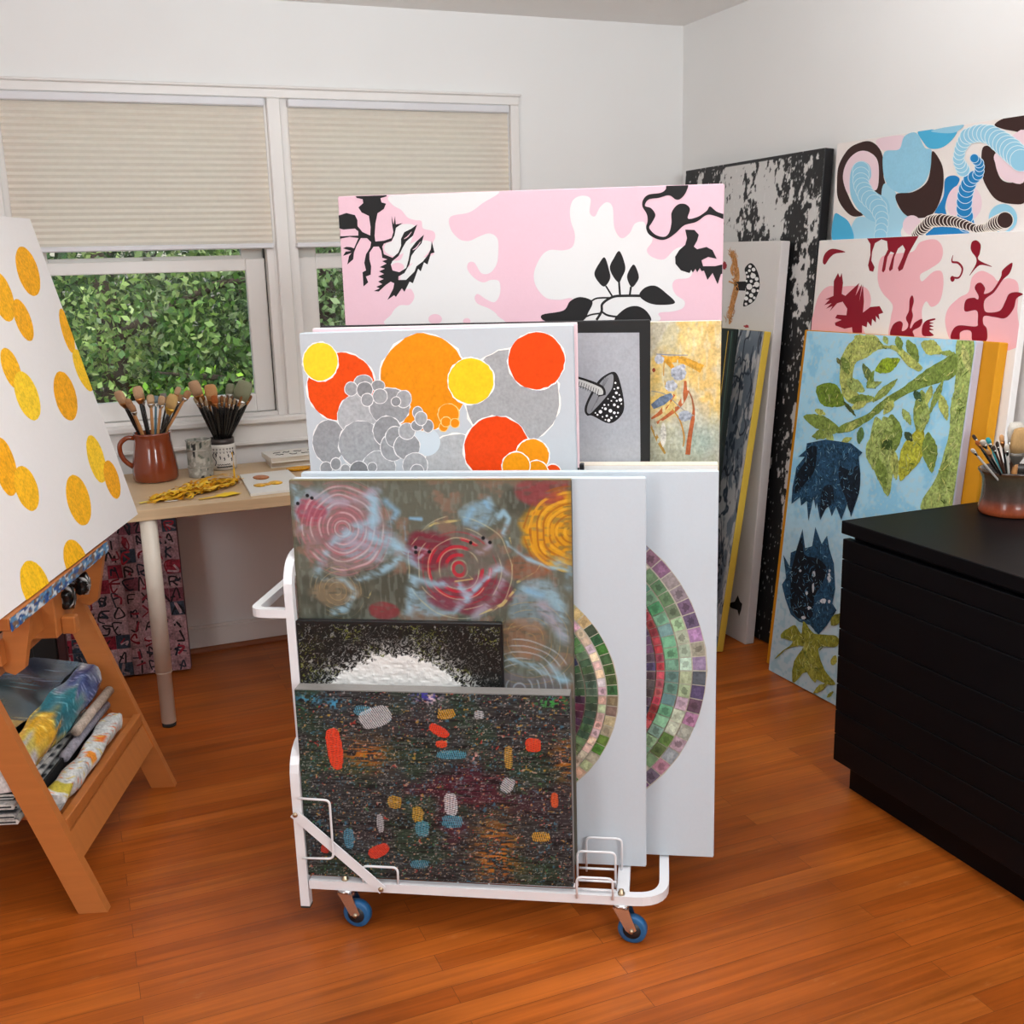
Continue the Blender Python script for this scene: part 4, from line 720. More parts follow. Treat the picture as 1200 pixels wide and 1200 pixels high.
class Canvas:
    """stretched canvas; local x across, z up, y away from the viewer of the picture; origin at the lower left front corner"""
    def __init__(s,key,front,side,thick=.02,top=None):
        s.a=ART[key]; q=s.a['q']; s.w=q[6]; s.h=q[7]; s.q=q; s.b=MB(); s.k=0; s.th=thick
        A=R(q[3]); U=Vector((math.cos(A),math.sin(A),0)); N=Vector((-math.sin(A),math.cos(A),0)); l=R(q[4]); V=Vector((0,0,1))*math.cos(l)+N*math.sin(l); ro=R(q[5])
        U2=U*math.cos(ro)+V*math.sin(ro); V2=V*math.cos(ro)-U*math.sin(ro); Y=V2.cross(U2); o=Vector(q[:3])-U2*(s.w/2)
        s.M=Matrix(((U2.x,Y.x,V2.x,o.x),(U2.y,Y.y,V2.y,o.y),(U2.z,Y.z,V2.z,o.z),(0,0,0,1)))
        b=s.b; b.col=C4(side,.012); b.box(0,s.w,0,thick,0,s.h,min(.003,thick*.2))
        if top: b.col=C4(top,.05); b.box(.001,s.w-.001,.001,thick-.001,s.h-.002,s.h+.0006)
        if front: b.col=C4(front,.010); b.add([(.0015,-.0004,.0015),(s.w-.0015,-.0004,.0015),(s.w-.0015,-.0004,s.h-.0015),(.0015,-.0004,s.h-.0015)],[(0,1,2,3)])
    def poly(s,pts,c,mot=0):
        pts=clip([(x,z) for x,z in pts],s.w*1000-1,s.h*1000-1)
        if len(pts)<3: return
        s.k+=1; y=-.0005-s.k*.00002
        P=[Vector((x/1000,y,z/1000)) for x,z in pts]
        tri=tessellate_polygon([[Vector((p.x,p.z,0)) for p in P]])
        s.b.col=C4(c,mot)
        fs=[]
        for t in tri:
            a,b_,c_=[P[i] for i in t]
            cr=(b_.x-a.x)*(c_.z-a.z)-(b_.z-a.z)*(c_.x-a.x)
            if abs(cr)<1e-12: continue
            fs.append(tuple(t) if cr>0 else tuple(t)[::-1])
        s.b.add(P,fs)
    def circ(s,c,cx,cz,e1,e2,jit=0,mot=0,grow=0,seed=None,n=30):
        r0=math.hypot(*e1); n=max(10,min(44,int(r0*.9)+10)); g=random.Random(seed)
        pts=[]
        f=1+grow/r0 if r0 else 1
        for i in range(n):
            a=2*math.pi*i/n; j=f*(1+jit*(g.random()-.5)*2); pts.append((cx+(e1[0]*math.cos(a)+e2[0]*math.sin(a))*j,cz+(e1[1]*math.cos(a)+e2[1]*math.sin(a))*j))
        s.poly(pts,c,mot)
    def stroke(s,c,P,mot=0):
        pts=[np.array(p[:2]) for p in P]; ws=[p[2] for p in P]; C=[];Wd=[]
        n=len(pts)
        for i in range(n-1):
            p0,p1,p2,p3=pts[max(i-1,0)],pts[i],pts[i+1],pts[min(i+2,n-1)]
            for k in range(6):
                t=k/6; C.append(.5*((2*p1)+(-p0+p2)*t+(2*p0-5*p1+4*p2-p3)*t*t+(-p0+3*p1-3*p2+p3)*t**3)); Wd.append(ws[i]*(1-t)+ws[i+1]*t)
        C.append(pts[-1]); Wd.append(ws[-1])
        L=[];Rr=[]
        for i in range(len(C)):
            d=C[min(i+1,len(C)-1)]-C[max(i-1,0)]; d=d/(np.hypot(*d)+1e-9); nn=np.array([-d[1],d[0]])*Wd[i]/2
            L.append(C[i]+nn); Rr.append(C[i]-nn)
        s.k+=1; y=-.0005-s.k*.00002; s.b.col=C4(c,mot); W_,H_=s.w*1000-1,s.h*1000-1
        vs=[];fs=[]
        for a,b_ in zip(L,Rr):
            for p in (a,b_): vs.append((min(max(p[0],1),W_)/1000,y,min(max(p[1],1),H_)/1000))
        for i in range(len(L)-1): fs.append((2*i,2*i+1,2*i+3,2*i+2))
        s.b.add(vs,fs)
    def ops(s):
        for o in s.a['ops']:
            if o[0]=='p':
                pts=list(zip(o[4][::2],o[4][1::2])); pts=catmull(pts) if o[2] else pts
                if o[3]==.5: pts=[(x+rnd.uniform(-1.6,1.6),z+rnd.uniform(-1.6,1.6)) for x,z in pts]
                s.poly(pts,o[1],o[3])
            elif o[0]=='c':
                cx,cz,a,b_,c_,d=o[6]; seed=rnd.random()
                if o[2]: s.circ(o[2],cx,cz,(a,b_),(c_,d),o[4]*1.6,0,o[3],seed)
                s.circ(o[1],cx,cz,(a,b_),(c_,d),o[4],o[5],0,seed*1.7 if o[2] else seed)
            else: s.stroke(o[1],[o[3][i:i+3] for i in range(0,len(o[3]),3)],o[2])
        return s
    def dabs(s,pick,n,cols,l0,l1,w,seed):
        # short dry brush touches kept inside already painted shapes
        g=random.Random(seed); reg=[list(zip(o[4][::2],o[4][1::2])) for o in s.a['ops'] if o[0]=='p' and pick(o)]
        ar=[max(1.,(max(p[0] for p in r)-min(p[0] for p in r))*(max(p[1] for p in r)-min(p[1] for p in r))) for r in reg]
        for r in g.choices(reg,ar,k=n):
            a=(g.uniform(min(p[0] for p in r),max(p[0] for p in r)),g.uniform(min(p[1] for p in r),max(p[1] for p in r)))
            t=g.uniform(0,6.3); L=g.uniform(l0,l1); b_=(a[0]+L*math.cos(t),a[1]+L*math.sin(t)); m_=((a[0]+b_[0])/2+g.uniform(-.2,.2)*L,(a[1]+b_[1])/2+g.uniform(-.2,.2)*L)
            if inside(a,r) and inside(b_,r): s.stroke(g.choice(cols),[(*a,w*.4),(*m_,w*g.uniform(.6,1.3)),(*b_,w*.3)],.3); s.k-=1 if g.random()<.9 else 0
        return s
    def grid(s,x0,x1,z0,z1,step,fn,mot=0):
        """painted surface: fn(X,Z in mm) -> rgb (sRGB 0..1), relief in mm"""
        nx=max(2,int((x1-x0)/step)+1); nz=max(2,int((z1-z0)/step)+1)
        X,Z=np.meshgrid(np.linspace(x0,x1,nx),np.linspace(z0,z1,nz)); c,rel=fn(X,Z)
        c=lina(np.clip(c,0,1)); y=-.0005-np.clip(rel,0,5)/1000.
        s.b.col=(0,0,0,0); base=len(s.b.v)
        V=np.stack([X/1000,np.broadcast_to(y,X.shape),Z/1000],-1).reshape(-1,3)
        idx=np.arange(nx*nz).reshape(nz,nx); F=np.stack([idx[:-1,:-1],idx[:-1,1:],idx[1:,1:],idx[1:,:-1]],-1).reshape(-1,4)+base
        s.b.v+=V.tolist(); s.b.f+=F.tolist(); s.b.mi+=[0]*len(F); s.b.sm+=[True]*len(F)
        s.b.c+=np.concatenate([c.reshape(-1,3),np.full((nx*nz,1),mot)],1).tolist()
        return s
    def done(s,label,m=None):
        o=s.b.build('painting',m or paint,matrix=s.M); return tag(o,label,'painting')
# --- on the cart
def f_dark(X,Z):
    c=np.empty(X.shape+(3,)); c[:]=np.array([48,51,52])/255.
    lo=fbm(X,Z,160,110,5,3); lo2=fbm(X,Z,130,90,9,3); st=fbm(X,Z,46,3.4,21,3); fine=vnoise(X,Z,2.6,1.9,33); f2=vnoise(X,Z,2.2,2.2,51); f3=vnoise(X,Z,9,1.8,61)
    c=mixc(c,(72,30,44),smooth01((lo-.45)*6)*np.exp(-((X-360)/170)**2-((Z-200)/150)**2)); c=mixc(c,(36,60,44),smooth01((lo2-.5)*7)*.75)
    c=mixc(c,(18,20,24),smooth01((st-.55)*9)*.8); c=mixc(c,(112,116,116),smooth01((f3-.70)*8)*.55)
    og=np.exp(-((X-432)/46)**2-((Z-70)/80)**2)+.9*np.exp(-((X-150)/55)**2-((Z-300)/34)**2)+.8*np.exp(-((X-590)/30)**2-((Z-300)/45)**2)
    c=mixc(c,(190,116,34),smooth01((vnoise(X,Z,15,2.6,71)-.52)*6)*og); c=mixc(c,(176,92,44),smooth01((f2-.6)*6)*og*.6)
    pick=vnoise(X,Z,5,4,81)
    for th,col in ((.80,(190,192,192)),):
        c=mixc(c,col,smooth01((fine-th)*12)*smooth01((pick-.25)*5)*.62)
    sp=vnoise(X,Z,4.5,3.2,91); hue=vnoise(X,Z,14,12,101)
    for lo_,hi,col in ((0,.3,(60,120,150)),(.3,.42,(70,130,80)),(.42,.5,(200,60,50)),(.5,.6,(210,170,150)),(.6,.7,(205,160,60)),(.7,1,(90,130,150))):
        c=mixc(c,col,smooth01((sp-.76)*12)*((hue>=lo_)&(hue<hi))*.68)
    for px,pz,col,rr in ((300,432,(225,200,210),30),(290,440,(60,60,160),26),(560,430,(60,150,70),36),(30,425,(60,130,160),40),(395,300,(225,170,160),16),(90,415,(70,150,190),22)):
        c=mixc(c,col,smooth01((vnoise(X,Z,5,4,int(px))-.5)*6)*np.exp(-((X-px)/rr)**2-((Z-pz)/12)**2))
    rel=.8*fine+.5*st
    for col,mx_,mz,rx,rz,rot in ART['dark']['marks']:
        a=R(-rot); dx=X-mx_;dz=Z-mz; u=(dx*math.cos(a)+dz*math.sin(a)); v=(-dx*math.sin(a)+dz*math.cos(a)); e=np.abs(u/rx)**2.8+np.abs(v/rz)**2.8+.35*(vnoise(X,Z,7,7,int(mx_*3))-.5)
        long_u=rx>rz*1.2; s_=(u if long_u else v); t=s_+.25*(v if long_u else u)+1.2*vnoise(X,Z,9,9,7); ln=np.abs(((t/4.6)%1)-.5)*2
        inside=smooth01((1.05-e)*6); h=np.array(col)
        cov=inside*smooth01((ln-.34)*4); 
        if h[0]>190 and h[1]<90: cov=inside*np.clip(.35+smooth01((ln-.1)*4),0,1)
        c=mixc(c,h,cov*.93); rel=rel+cov*.8
    return c,rel
cv=Canvas('dark','2c2e2f','6d6764',.036,top='8a8682')
q=cv.w*1000;h_=cv.h*1000
cv.grid(1,q-1,1,h_-1,1.5,f_dark).done('dark speckled canvas with red, white and blue scratch marks, frontmost on the cart',glossy)
def f_dome(X,Z):
    c=np.empty(X.shape+(3,)); c[:]=np.array([26,27,26])/255.
    wx=22*(fbm(X,Z,14,14,71,3)-.5); wz=22*(fbm(X,Z,14,14,73,3)-.5); U_=(X+Z)*.7071+wx; V_=(X-Z)*.7071+wz+2000
    n1=np.abs(vnoise(U_,V_,7.5,5.,3)-.5); n2=np.abs(vnoise(U_,V_,6,9,13)-.5); n3=np.abs(vnoise(V_,U_,6,4.5,23)-.5); lo=vnoise(X,Z,60,50,4)
    d=np.hypot(X-221,(Z-306)*1.0)+16*(vnoise(X,Z,8,8,43)-.5)+8*(vnoise(X,Z,3,3,53)-.5)
    c=mixc(c,(104,110,52),smooth01((.055-n2)*30)*smooth01((lo-.35)*4)); c=mixc(c,(150,152,148),smooth01((.045-n1)*30)*smooth01((lo*.3+.55)))
    near=np.clip(1-(d-190)/75,0,1); c=mixc(c,(220,221,219),smooth01((.03+.10*near-n3)*24)*near)
    ins=smooth01((196-d)/6); c=mixc(c,(228,228,225),ins); sh=vnoise(X,Z,10,5,63); c=mixc(c,(208,208,206),ins*smooth01((sh-.6)*5)*.6)
    edge=((X<5)|(X>452)|(Z>571)); c[edge]=np.array([30,30,31])/255.
    return c,2.2*np.maximum(ins*sh,0)+.7*smooth01((.06-n1)*20)
cv=Canvas('dome','1c1c1c','1a1a1b',.018); q=cv.w*1000;h_=cv.h*1000
cv.grid(1,q-1,330,h_-1,1.4,f_dome).done('black and olive canvas with a textured white dome, tucked behind the speckled canvas',glossy)
def f_swirl(X,Z):
    x=X/610*1075+25; y=80+(884-Z)/.567                       # picture drawn on a 1075 x 1000 field
    c=np.empty(X.shape+(3,)); c[:]=np.array([96,98,86])/255.
    n=fbm(x,y,220,160,3); n2=fbm(x,y,90,70,8); f=vnoise(x,y,9,26,15); f2=vnoise(x,y,22,7,17)
    c=mixc(c,(74,76,66),smooth01((n-.5)*6)*.9); c=mixc(c,(150,110,92),smooth01((n2-.56)*7)*.55); c=mixc(c,(128,136,128),smooth01((f-.55)*4)*.35)
    w_=26*(vnoise(x,y,70,70,27)-.5)
    def rings(cx,cy,r,col,per,th,seed,al):
        nonlocal c
        d=np.hypot(x-cx,y-cy)+w_*.5; m=smooth01((r-d)/14); k=np.abs(((d/per+.15*vnoise(x,y,60,60,seed))%1)-.5)*2
        cov=smooth01((k-th)*7)*m*smooth01((vnoise(x,y,60,34,seed+5)-.25)*4); c=mixc(c,col,cov*al)
    for cx,cy,rx,ry,col,al in ((230,270,205,190,(150,122,128),.75),(235,270,130,120,(156,84,94),.4),(330,330,150,70,(146,176,196),.5),(120,170,80,70,(140,180,200),.45),(560,560,110,60,(146,182,204),.6),(960,560,110,110,(146,182,204),.45),(740,210,70,60,(146,188,212),.5),(680,430,205,190,(112,100,96),.6),(560,350,110,90,(118,34,52),.8),(700,520,180,80,(120,44,62),.75),(1075,270,170,160,(212,150,34),.95),(990,110,110,70,(150,60,66),.7),(100,200,70,60,(160,60,80),.7),(370,590,70,40,(150,40,50),.6),(180,520,110,60,(150,128,100),.6),(900,690,120,90,(150,110,84),.6),(930,410,90,60,(150,90,66),.5),(880,900,220,70,(120,110,120),.6)):
        d=((x-cx)/rx)**2+((y-cy)/ry)**2+.5*(vnoise(x,y,50,40,int(cx))-.5); c=mixc(c,col,smooth01((1.05-d)*2.2)*al*(.55+.45*smooth01((vnoise(x,y,24,9,int(cy))-.2)*3)))
    rings(225,265,195,(188,116,124),21,.6,31,.5); rings(225,265,200,(214,196,196),33,.72,37,.5); rings(670,420,150,(190,40,56),30,.5,41,.8); rings(670,420,215,(190,186,150),41,.82,43,.6); rings(1095,275,190,(150,84,30),22,.6,47,.6); rings(1095,275,180,(226,170,50),31,.6,49,.7); rings(930,700,190,(180,150,90),30,.84,53,.5); rings(190,510,120,(186,160,110),19,.8,55,.5); rings(890,900,220,(176,190,200),26,.7,57,.55)
    def st(col,P,w0,al,seed):
        nonlocal c
        best=np.full(X.shape,1e9)
        for (ax,ay),(bx,by) in zip(P[:-1],P[1:]):
            L=(bx-ax)**2+(by-ay)**2; t=np.clip(((x-ax)*(bx-ax)+(y-ay)*(by-ay))/L,0,1); best=np.minimum(best,np.hypot(x-ax-t*(bx-ax),y-ay-t*(by-ay)))
        best=best+w_*.5+w0*.9*(fbm(x,y,70,70,seed,3)-.5); op=.25+.75*smooth01((fbm(x+y*.5,y-x*.5,80,22,seed+9,3)-.3)*4)
        c=mixc(c,col,smooth01((w0*1.15-best)/(w0*1.3))*al*op)
    B=(150,190,212); B2=(128,172,204); V=(168,160,178)
    for i,(col,P,w0,al) in enumerate(((B,[(40,100),(60,140),(40,200),(60,260)],22,.7),(V,[(110,130),(200,165),(300,150),(370,110)],28,.7),(B,[(330,150),(360,230),(290,260),(200,300),(140,380),(110,460)],30,.75),(B,[(360,130),(350,200),(330,300),(440,340),(490,400)],34,.85),(B,[(400,310),(470,360),(510,420),(480,500),(470,590)],30,.8),(B,[(270,470),(360,440),(440,380)],24,.85),(B,[(130,465),(220,470),(260,520),(220,580),(170,600)],20,.8),(V,[(250,320),(330,330),(360,390)],22,.7),(B2,[(400,160),(440,200),(410,250)],24,.8),(B2,[(465,240),(468,310)],12,.9),(B2,[(490,225),(530,228)],10,.9),(B,[(480,450),(560,480),(660,480),(700,540),(640,600)],22,.8),(V,[(660,560),(740,480),(820,410),(850,440),(780,560),(720,610)],24,.75),(B,[(690,540),(770,460),(830,415)],14,.85),(B2,[(700,240),(730,190),(780,160),(790,200),(740,260)],26,.9),(B,[(790,150),(820,200),(790,250)],14,.6),(B,[(810,240),(845,200),(865,225),(840,280),(860,330),(930,380),(1010,410),(1090,420)],14,.85),(B2,[(1030,400),(1095,380),(1095,480)],34,.8),(B,[(915,500),(1000,500),(1050,560),(1060,680)],44,.6),(B2,[(930,500),(980,520)],24,.8),(V,[(980,560),(1040,640),(1080,700)],30,.6),(B,[(850,780),(940,800),(1010,850),(1080,860)],22,.7),(B,[(1010,800),(1050,860)],20,.6),(V,[(720,290),(770,300),(790,330),(750,360),(700,330)],16,.7),(V,[(500,340),(550,350),(510,385)],9,.8),(B,[(450,600),(520,640),(700,620)],18,.5))): st(col,P,w0,al,200+i)
    O=(206,190,120)
    for i,P in enumerate(([(415,275),(470,235),(520,275)],[(520,280),(580,245),(680,232)],[(865,300),(880,360),(870,420)],[(890,470),(960,430),(980,400)],[(700,620),(830,560),(880,500)],[(830,660),(900,640)],[(270,480),(330,500),(310,540),(260,520)],[(400,140),(410,190)],[(640,450),(690,430),(720,460),(650,470)])): st(O,P,3.2,.75,300+i)
    for px,py in ((55,168),(95,137),(112,147),(505,338),(505,357),(557,355),(717,318),(765,300),(790,317)): c=mixc(c,(20,22,26),smooth01((8.5-np.hypot(x-px,y-py))/3))
    e=smooth01((26-np.minimum(np.minimum(x-25,1100-x),y-74))/26); c=mixc(c,(96,88,68),e*.45)
    return c,.5*f+.3*f2
cv=Canvas('swirl','5f5e54','55524a',.016,top='7d7350'); q=cv.w*1000;h_=cv.h*1000
cv.grid(1,q-1,385,h_-1,1.45,f_swirl).done('murky grey-green canvas with pale blue swirls and red and ochre rings',glossy)
def stamps(cv,cx,cz,rings,seed):
    g=random.Random(seed)
    cv.circ('b9b4a4',cx,cz,(rings[0][0]+1.5,0),(0,rings[0][0]+1.5),.004,.1)
    for r1,r0,w_,pal in rings:
        n=int(2*math.pi*(r1+r0)/2/w_); base=g.choice(pal); run=0
        for i in range(n):
            if run<=0: base=g.choice(pal); run=g.randint(1,5)
            run-=1
            def qd(ra,rb,ta,tb): return [(cx+r*math.cos(t),cz+r*math.sin(t)) for r,t in ((ra,ta),(rb,ta),(rb,(ta+tb)/2),(rb,tb),(ra,tb),(ra,(ta+tb)/2))]
            t0=2*math.pi*i/n; t1=2*math.pi*(i+1)/n; e=(t1-t0)*.035; ins=(r1-r0)*.03
            if cx+r1*math.cos((t0+t1)/2)<cv.w*1000*.38: continue
            k=[max(0,min(255,int(int(base[j:j+2],16)*(.88+.24*g.random())))) for j in (0,2,4)]; hx='%02x%02x%02x'%tuple(k)
            cv.poly(qd(r0+ins,r1-ins,t0+e,t1-e),hx,.25)
            dk=g.choice([.78,.85,1.08,1.14]); hx='%02x%02x%02x'%tuple(min(255,int(v*dk)) for v in k)
            cv.circ(hx,cx+(r0+r1)/2*math.cos((t0+t1)/2),cz+(r0+r1)/2*math.sin((t0+t1)/2),((r1-r0)*.26,0),(0,(r1-r0)*.3),.35,.2)
cv=Canvas('pb1','c6d0d8','c6d0d8',.02)
stamps(cv,422.8,415.2,[(278,254,24,['5f8a3a','7a9a4a','3f5a48','b7a98a','c8a690','486b3c','8a6f5a','9db08a']),(253,235,20,['d3bdae','cbb3a6','d9c8b8']),(234,208,17,['5d7a5a','52705a','6a8462','48604c']),(207,178,17,['4a5f4a','3a4a5a','56324a','5a7a5c']),(177,150,17,['6a7a5a','8a8a6a'])],5)
cv.done('pale blue canvas with the smaller green stamp circle, right behind the swirl canvas')
cv=Canvas('pb2','c6d0d8','c2ccd4',.02)
stamps(cv,515.4,455.4,[(377,347,33,['7f7282','6f6575','8a7e8e','62586a','9a8c98']),(346,319,31,['6f8f62','8fae6e','a9b59c','2e7d6a','5d6f4c','c9cdbd','7fae3e','b8c2b0']),(318,287,27,['6f9a86','7da593','5f8a78']),(286,268,20,['a84a54','b0606a','9a3a46']),(267,240,20,['5f5260','6f6270','544856']),(239,205,20,['5f7f70','8a6a74'])],9)
cv.done('pale blue canvas with the larger purple and green stamp circle')
cv=Canvas('cream','e8e6e2','e6d9c6',.04,top='eadfce'); cv.done('white canvas with a bare cream top edge, directly below the yellow figure canvas')
Canvas('circ','c3c9cf','bec6ce',.03).ops().done('grey canvas of torn orange, yellow and grey paper circles with white outlines')
cp=Canvas('pinkback','efd2d8','f0d4da',.022,top='f3e2e4'); cp.done('canvas showing only pale pink edges, right behind the orange circle one')
b=MB().box(cp.w+.0002,cp.w+.010,.004,.024,.845,.882,.002); b.box(cp.w-.012,cp.w+.0002,-.0035,-.0008,.852,.875); tag(b.build('binder_clip',mat('clip_black','18181a',.35),matrix=cp.M),'small black clip on the right edge of the pale pink canvas','clip')
cv=Canvas('mfr','262626','222222',.022); cv.ops(); cv.done('grey canvas with a spotted mushroom inside a wide black border')
def f_yel(X,Z):
    c=np.empty(X.shape+(3,)); c[:]=np.array([196,186,150])/255.
    n=fbm(X,Z,70,90,3); n2=fbm(X,Z,50,60,12); f=vnoise(X,Z,6,18,5)
    c=mixc(c,(224,190,110),smooth01((n-.42)*5)*smooth01((Z-930)/60)); c=mixc(c,(228,188,112),np.exp(-((X-880)/40)**2)*smooth01((Z-960)/60)*.9); c=mixc(c,(170,170,150),smooth01((1010-Z)/80)*.85); c=mixc(c,(186,180,170),smooth01((n2-.52)*7)*.5)
    c=mixc(c,(146,168,160),np.exp(-((X-872)/40)**2-((Z-915)/40)**2)*.7); c=mixc(c,(210,214,200),smooth01((f-.6)*5)*.35); c=mixc(c,(238,222,180),np.exp(-((X-850)/30)**2-((Z-1150)/40)**2)*.5)
    return c,.6*f+.5*n
cv=Canvas('yel','c4b48c','c9c2b4',.02); q=cv.w*1000; cv.grid(700,q-1,860,cv.h*1000-1,1.6,f_yel,.25); cv.k=30; cv.ops()
cv.b.col=C4('3a2f2c'); cv.b.box(cv.w-.0006,cv.w+.0006,.001,.006,.001,cv.h-.001)
cv.done('yellow canvas with a red-brown bony figure, right of the black bordered mushroom')
cv=Canvas('pink','d9b4c0','d6b1bd',.03); cv.ops().done('tall pink and white canvas with black leaf and branch shapes, rearmost on the cart')
# --- leaning on the right wall
def f_bw(X,Z):
    c=np.empty(X.shape+(3,)); c[:]=np.array([212,210,207])/255.
    n=fbm(X,Z,60,110,3,5); n2=fbm(X,Z,17,27,14,4); lo=vnoise(X,Z,240,300,25); blot=fbm(X,Z,120,150,31,4)
    bias=np.interp(X,[0,40,140,520,640,700,760,850,905],[.2,.03,-.02,-.05,-.0,.13,.2,.0,.1])+np.interp(Z,[0,300,700,1300,1700,1800],[.12,.05,.0,-.02,-.04,.06])
    v=.42*n+.58*n2+.022+bias+.22*(lo-.5)+.18*(blot-.5)
    c=mixc(c,(33,33,34),smooth01((v-.505)*30)); c=mixc(c,(33,33,34),((Z>1796)|(X<6)).astype(float))
    s=vnoise(X,Z,4,16,41); c=mixc(c,(228,226,224),smooth01((s-.86)*14)*.8)
    return c,.8*n2
cv=Canvas('bw','d4d2cf','28282a',.04); q=cv.w*1000; cv.grid(1,q-1,1,cv.h*1000-1,3.2,f_bw); cv.done('tall black and white distressed canvas in the far corner by the wall',glossy)
Canvas('blue','f0e8e3','ece6e2',.03).ops().done('canvas with blue, dark brown and pink circles and ringed tubes, highest at right')
Canvas('red','efe9e4','f2f0ee',.026).ops().done('white canvas with pink clouds and crimson creature shapes, below the blue ringed one')
cv=Canvas('mush','dedad6','d6d0cd',.04); cv.ops(); cv.k+=0
for i in range(130):
    z=rnd.random(); x0=ART['mush']['ops'][0][3][0]; k=ART['mush']['ops'][0][3]; j=min(int(z*7),6)*3; f=z*7-int(z*7); px=k[j]*(1-f)+k[j+3]*f+rnd.gauss(0,9); pz=k[j+1]*(1-f)+k[j+4]*f; cv.stroke(rnd.choice(['d2955a','c4843f','dba871','b87a44']),[(px,pz,1.5),(px+rnd.uniform(-16,10),pz+rnd.uniform(2,16),3.5),(px+rnd.uniform(-24,12),pz+rnd.uniform(4,30),1)],.2)
cv.done('white canvas with a dotted black mushroom on its side and tan grass')
Canvas('orange','d4911c','dc9a1c',.035).done('plain amber canvas mostly hidden behind the blue thistle collage')
def f_col(X,Z):
    c=np.empty(X.shape+(3,)); c[:]=np.array([172,222,244])/255.
    n=fbm(X,Z,60,50,3,5); f=vnoise(X,Z,9,9,7); f2=vnoise(X,Z,14,12,17)
    c=mixc(c,(140,204,236),smooth01((n-.48)*6)*.8); c=mixc(c,(196,218,226),smooth01((f-.62)*5)*.5); low=smooth01((700-Z)/350); c=mixc(c,(194,212,220),low*.75); c=mixc(c,(150,196,214),smooth01((f2-.55)*6)*low*.6)
    return c,.5*f
cv=Canvas('collage','a3cfe2','c9c6d6',.03); q=cv.w*1000; cv.grid(1,q-1,1,cv.h*1000-1,3.5,f_col); cv.k=60; cv.ops(); cv.k+=1
cv.dabs(lambda o:o[3]==.5,1500,['b9c27a','6b8030','cdd08c','57702f','d6d37c','9fb06a','7d8f4a'],9,34,3.2,5); cv.dabs(lambda o:o[3]==.6,900,['3f6e90','5f93b2','0f1824','16273a','2f5a7c','86aec2'],6,22,2.6,6)
cv.done('light blue collage of green leafy branches and two dark blue thistles, beside the black drawers')
def f_mar(X,Z):
    c=np.empty(X.shape+(3,)); c[:]=np.array([122,132,142])/255.
    w1=60*(fbm(X,Z,160,200,3,3)-.5); n=np.abs(fbm(X+w1,Z,44,120,8,4)-.5); n2=fbm(X+w1,Z,24,60,18,4); n3=np.abs(fbm(X-w1,Z,70,150,28,3)-.5)
    c=mixc(c,(214,212,208),smooth01((n2-.5)*9)*.9); c=mixc(c,(62,72,84),smooth01((.05-n)*26)); c=mixc(c,(46,52,62),smooth01((.03-n3)*40)*.9); c=mixc(c,(208,204,200),smooth01((X-728)/20)*smooth01((n2-.36)*8))
    return c,2*n2
cv=Canvas('marble','7d8790','d8b84a',.03); q=cv.w*1000; cv.grid(480,q-1,60,cv.h*1000-1,2.2,f_mar); cv.done('grey and white marbled canvas with a yellow edge, leaning beside the cart',glossy)
cv=Canvas('grn','1f2a26','1c2422',.018)
for x,c in ((742,'3d5d52'),(750,'20302a'),(718,'c9a83c'),(724,'2a2420')): cv.poly([(x,5),(x+4,5),(x+4,1200),(x,1200)],c)
cv.done('very dark green canvas, a narrow strip of it showing between cart and marbled canvas')
# --- on the easel and under the desk
Canvas('oval','e6e1df','d9d3cf',.03).ops().done('large white canvas with scattered yellow ochre discs, tilted back on the easel')
cv=Canvas('let','a58084','6f4a52',.03); g=random.Random(11); cols=12; rows=13; cw=cv.w*1000/cols; rh=cv.h*1000/rows
GK=list(GLYPH)
want={(11,6):'R',(10,6):'E',(11,9):'A',(10,10):'R',(8,5):'F',(8,3):'J',(9,3):'A',(6,5):'S',(9,5):'X',(10,7):'I'}
for i in range(cols):
    for j in range(rows):
        x=i*cw;z=j*rh; base=g.choices(['ab878b','a27c82','8f2a3a','39424f','7d4450','b4949a'],[5,4,2,2.2,1.4,2])[0]
        if (i,j) in want: base='ab878b'
        jit=lambda:g.uniform(-1.5,1.5)
        cv.poly([(x+1+jit(),z+1+jit()),(x+cw-1+jit(),z+1+jit()),(x+cw-1+jit(),z+rh-1+jit()),(x+1+jit(),z+rh-1+jit())],base,.5)
        ink=g.choice(['231c20','231c20','2b303c','7c1626','1e2430']) if base not in('39424f',) else g.choice(['8f7478','1a1a20','a82c3c'])
        gl=GLYPH[want.get((i,j)) or g.choice(GK)]
        if (i,j) in want: ink='1c1418'
        sx=cw*g.uniform(.6,.85); sz=rh*g.uniform(.55,.78); ox=x+cw*.12; oz=z+rh*.14; mess=.03 if (i,j) in want else .3
        for stp in gl: cv.stroke(ink,[(ox+(a+g.uniform(-mess,mess))*sx,oz+(b_+g.uniform(-mess,mess))*sz,g.uniform(4,8)) for a,b_ in stp],.4)
        if g.random()<.75: cv.stroke(g.choice(['8f2a3a','2a2f3a','b89aa0']),[(x+g.uniform(3,cw-3),z+g.uniform(3,rh-3),g.uniform(4,10)) for _ in range(3)],.4)
cv.done('canvas gridded with red, black and pink lettered squares, under the desk against the wall')
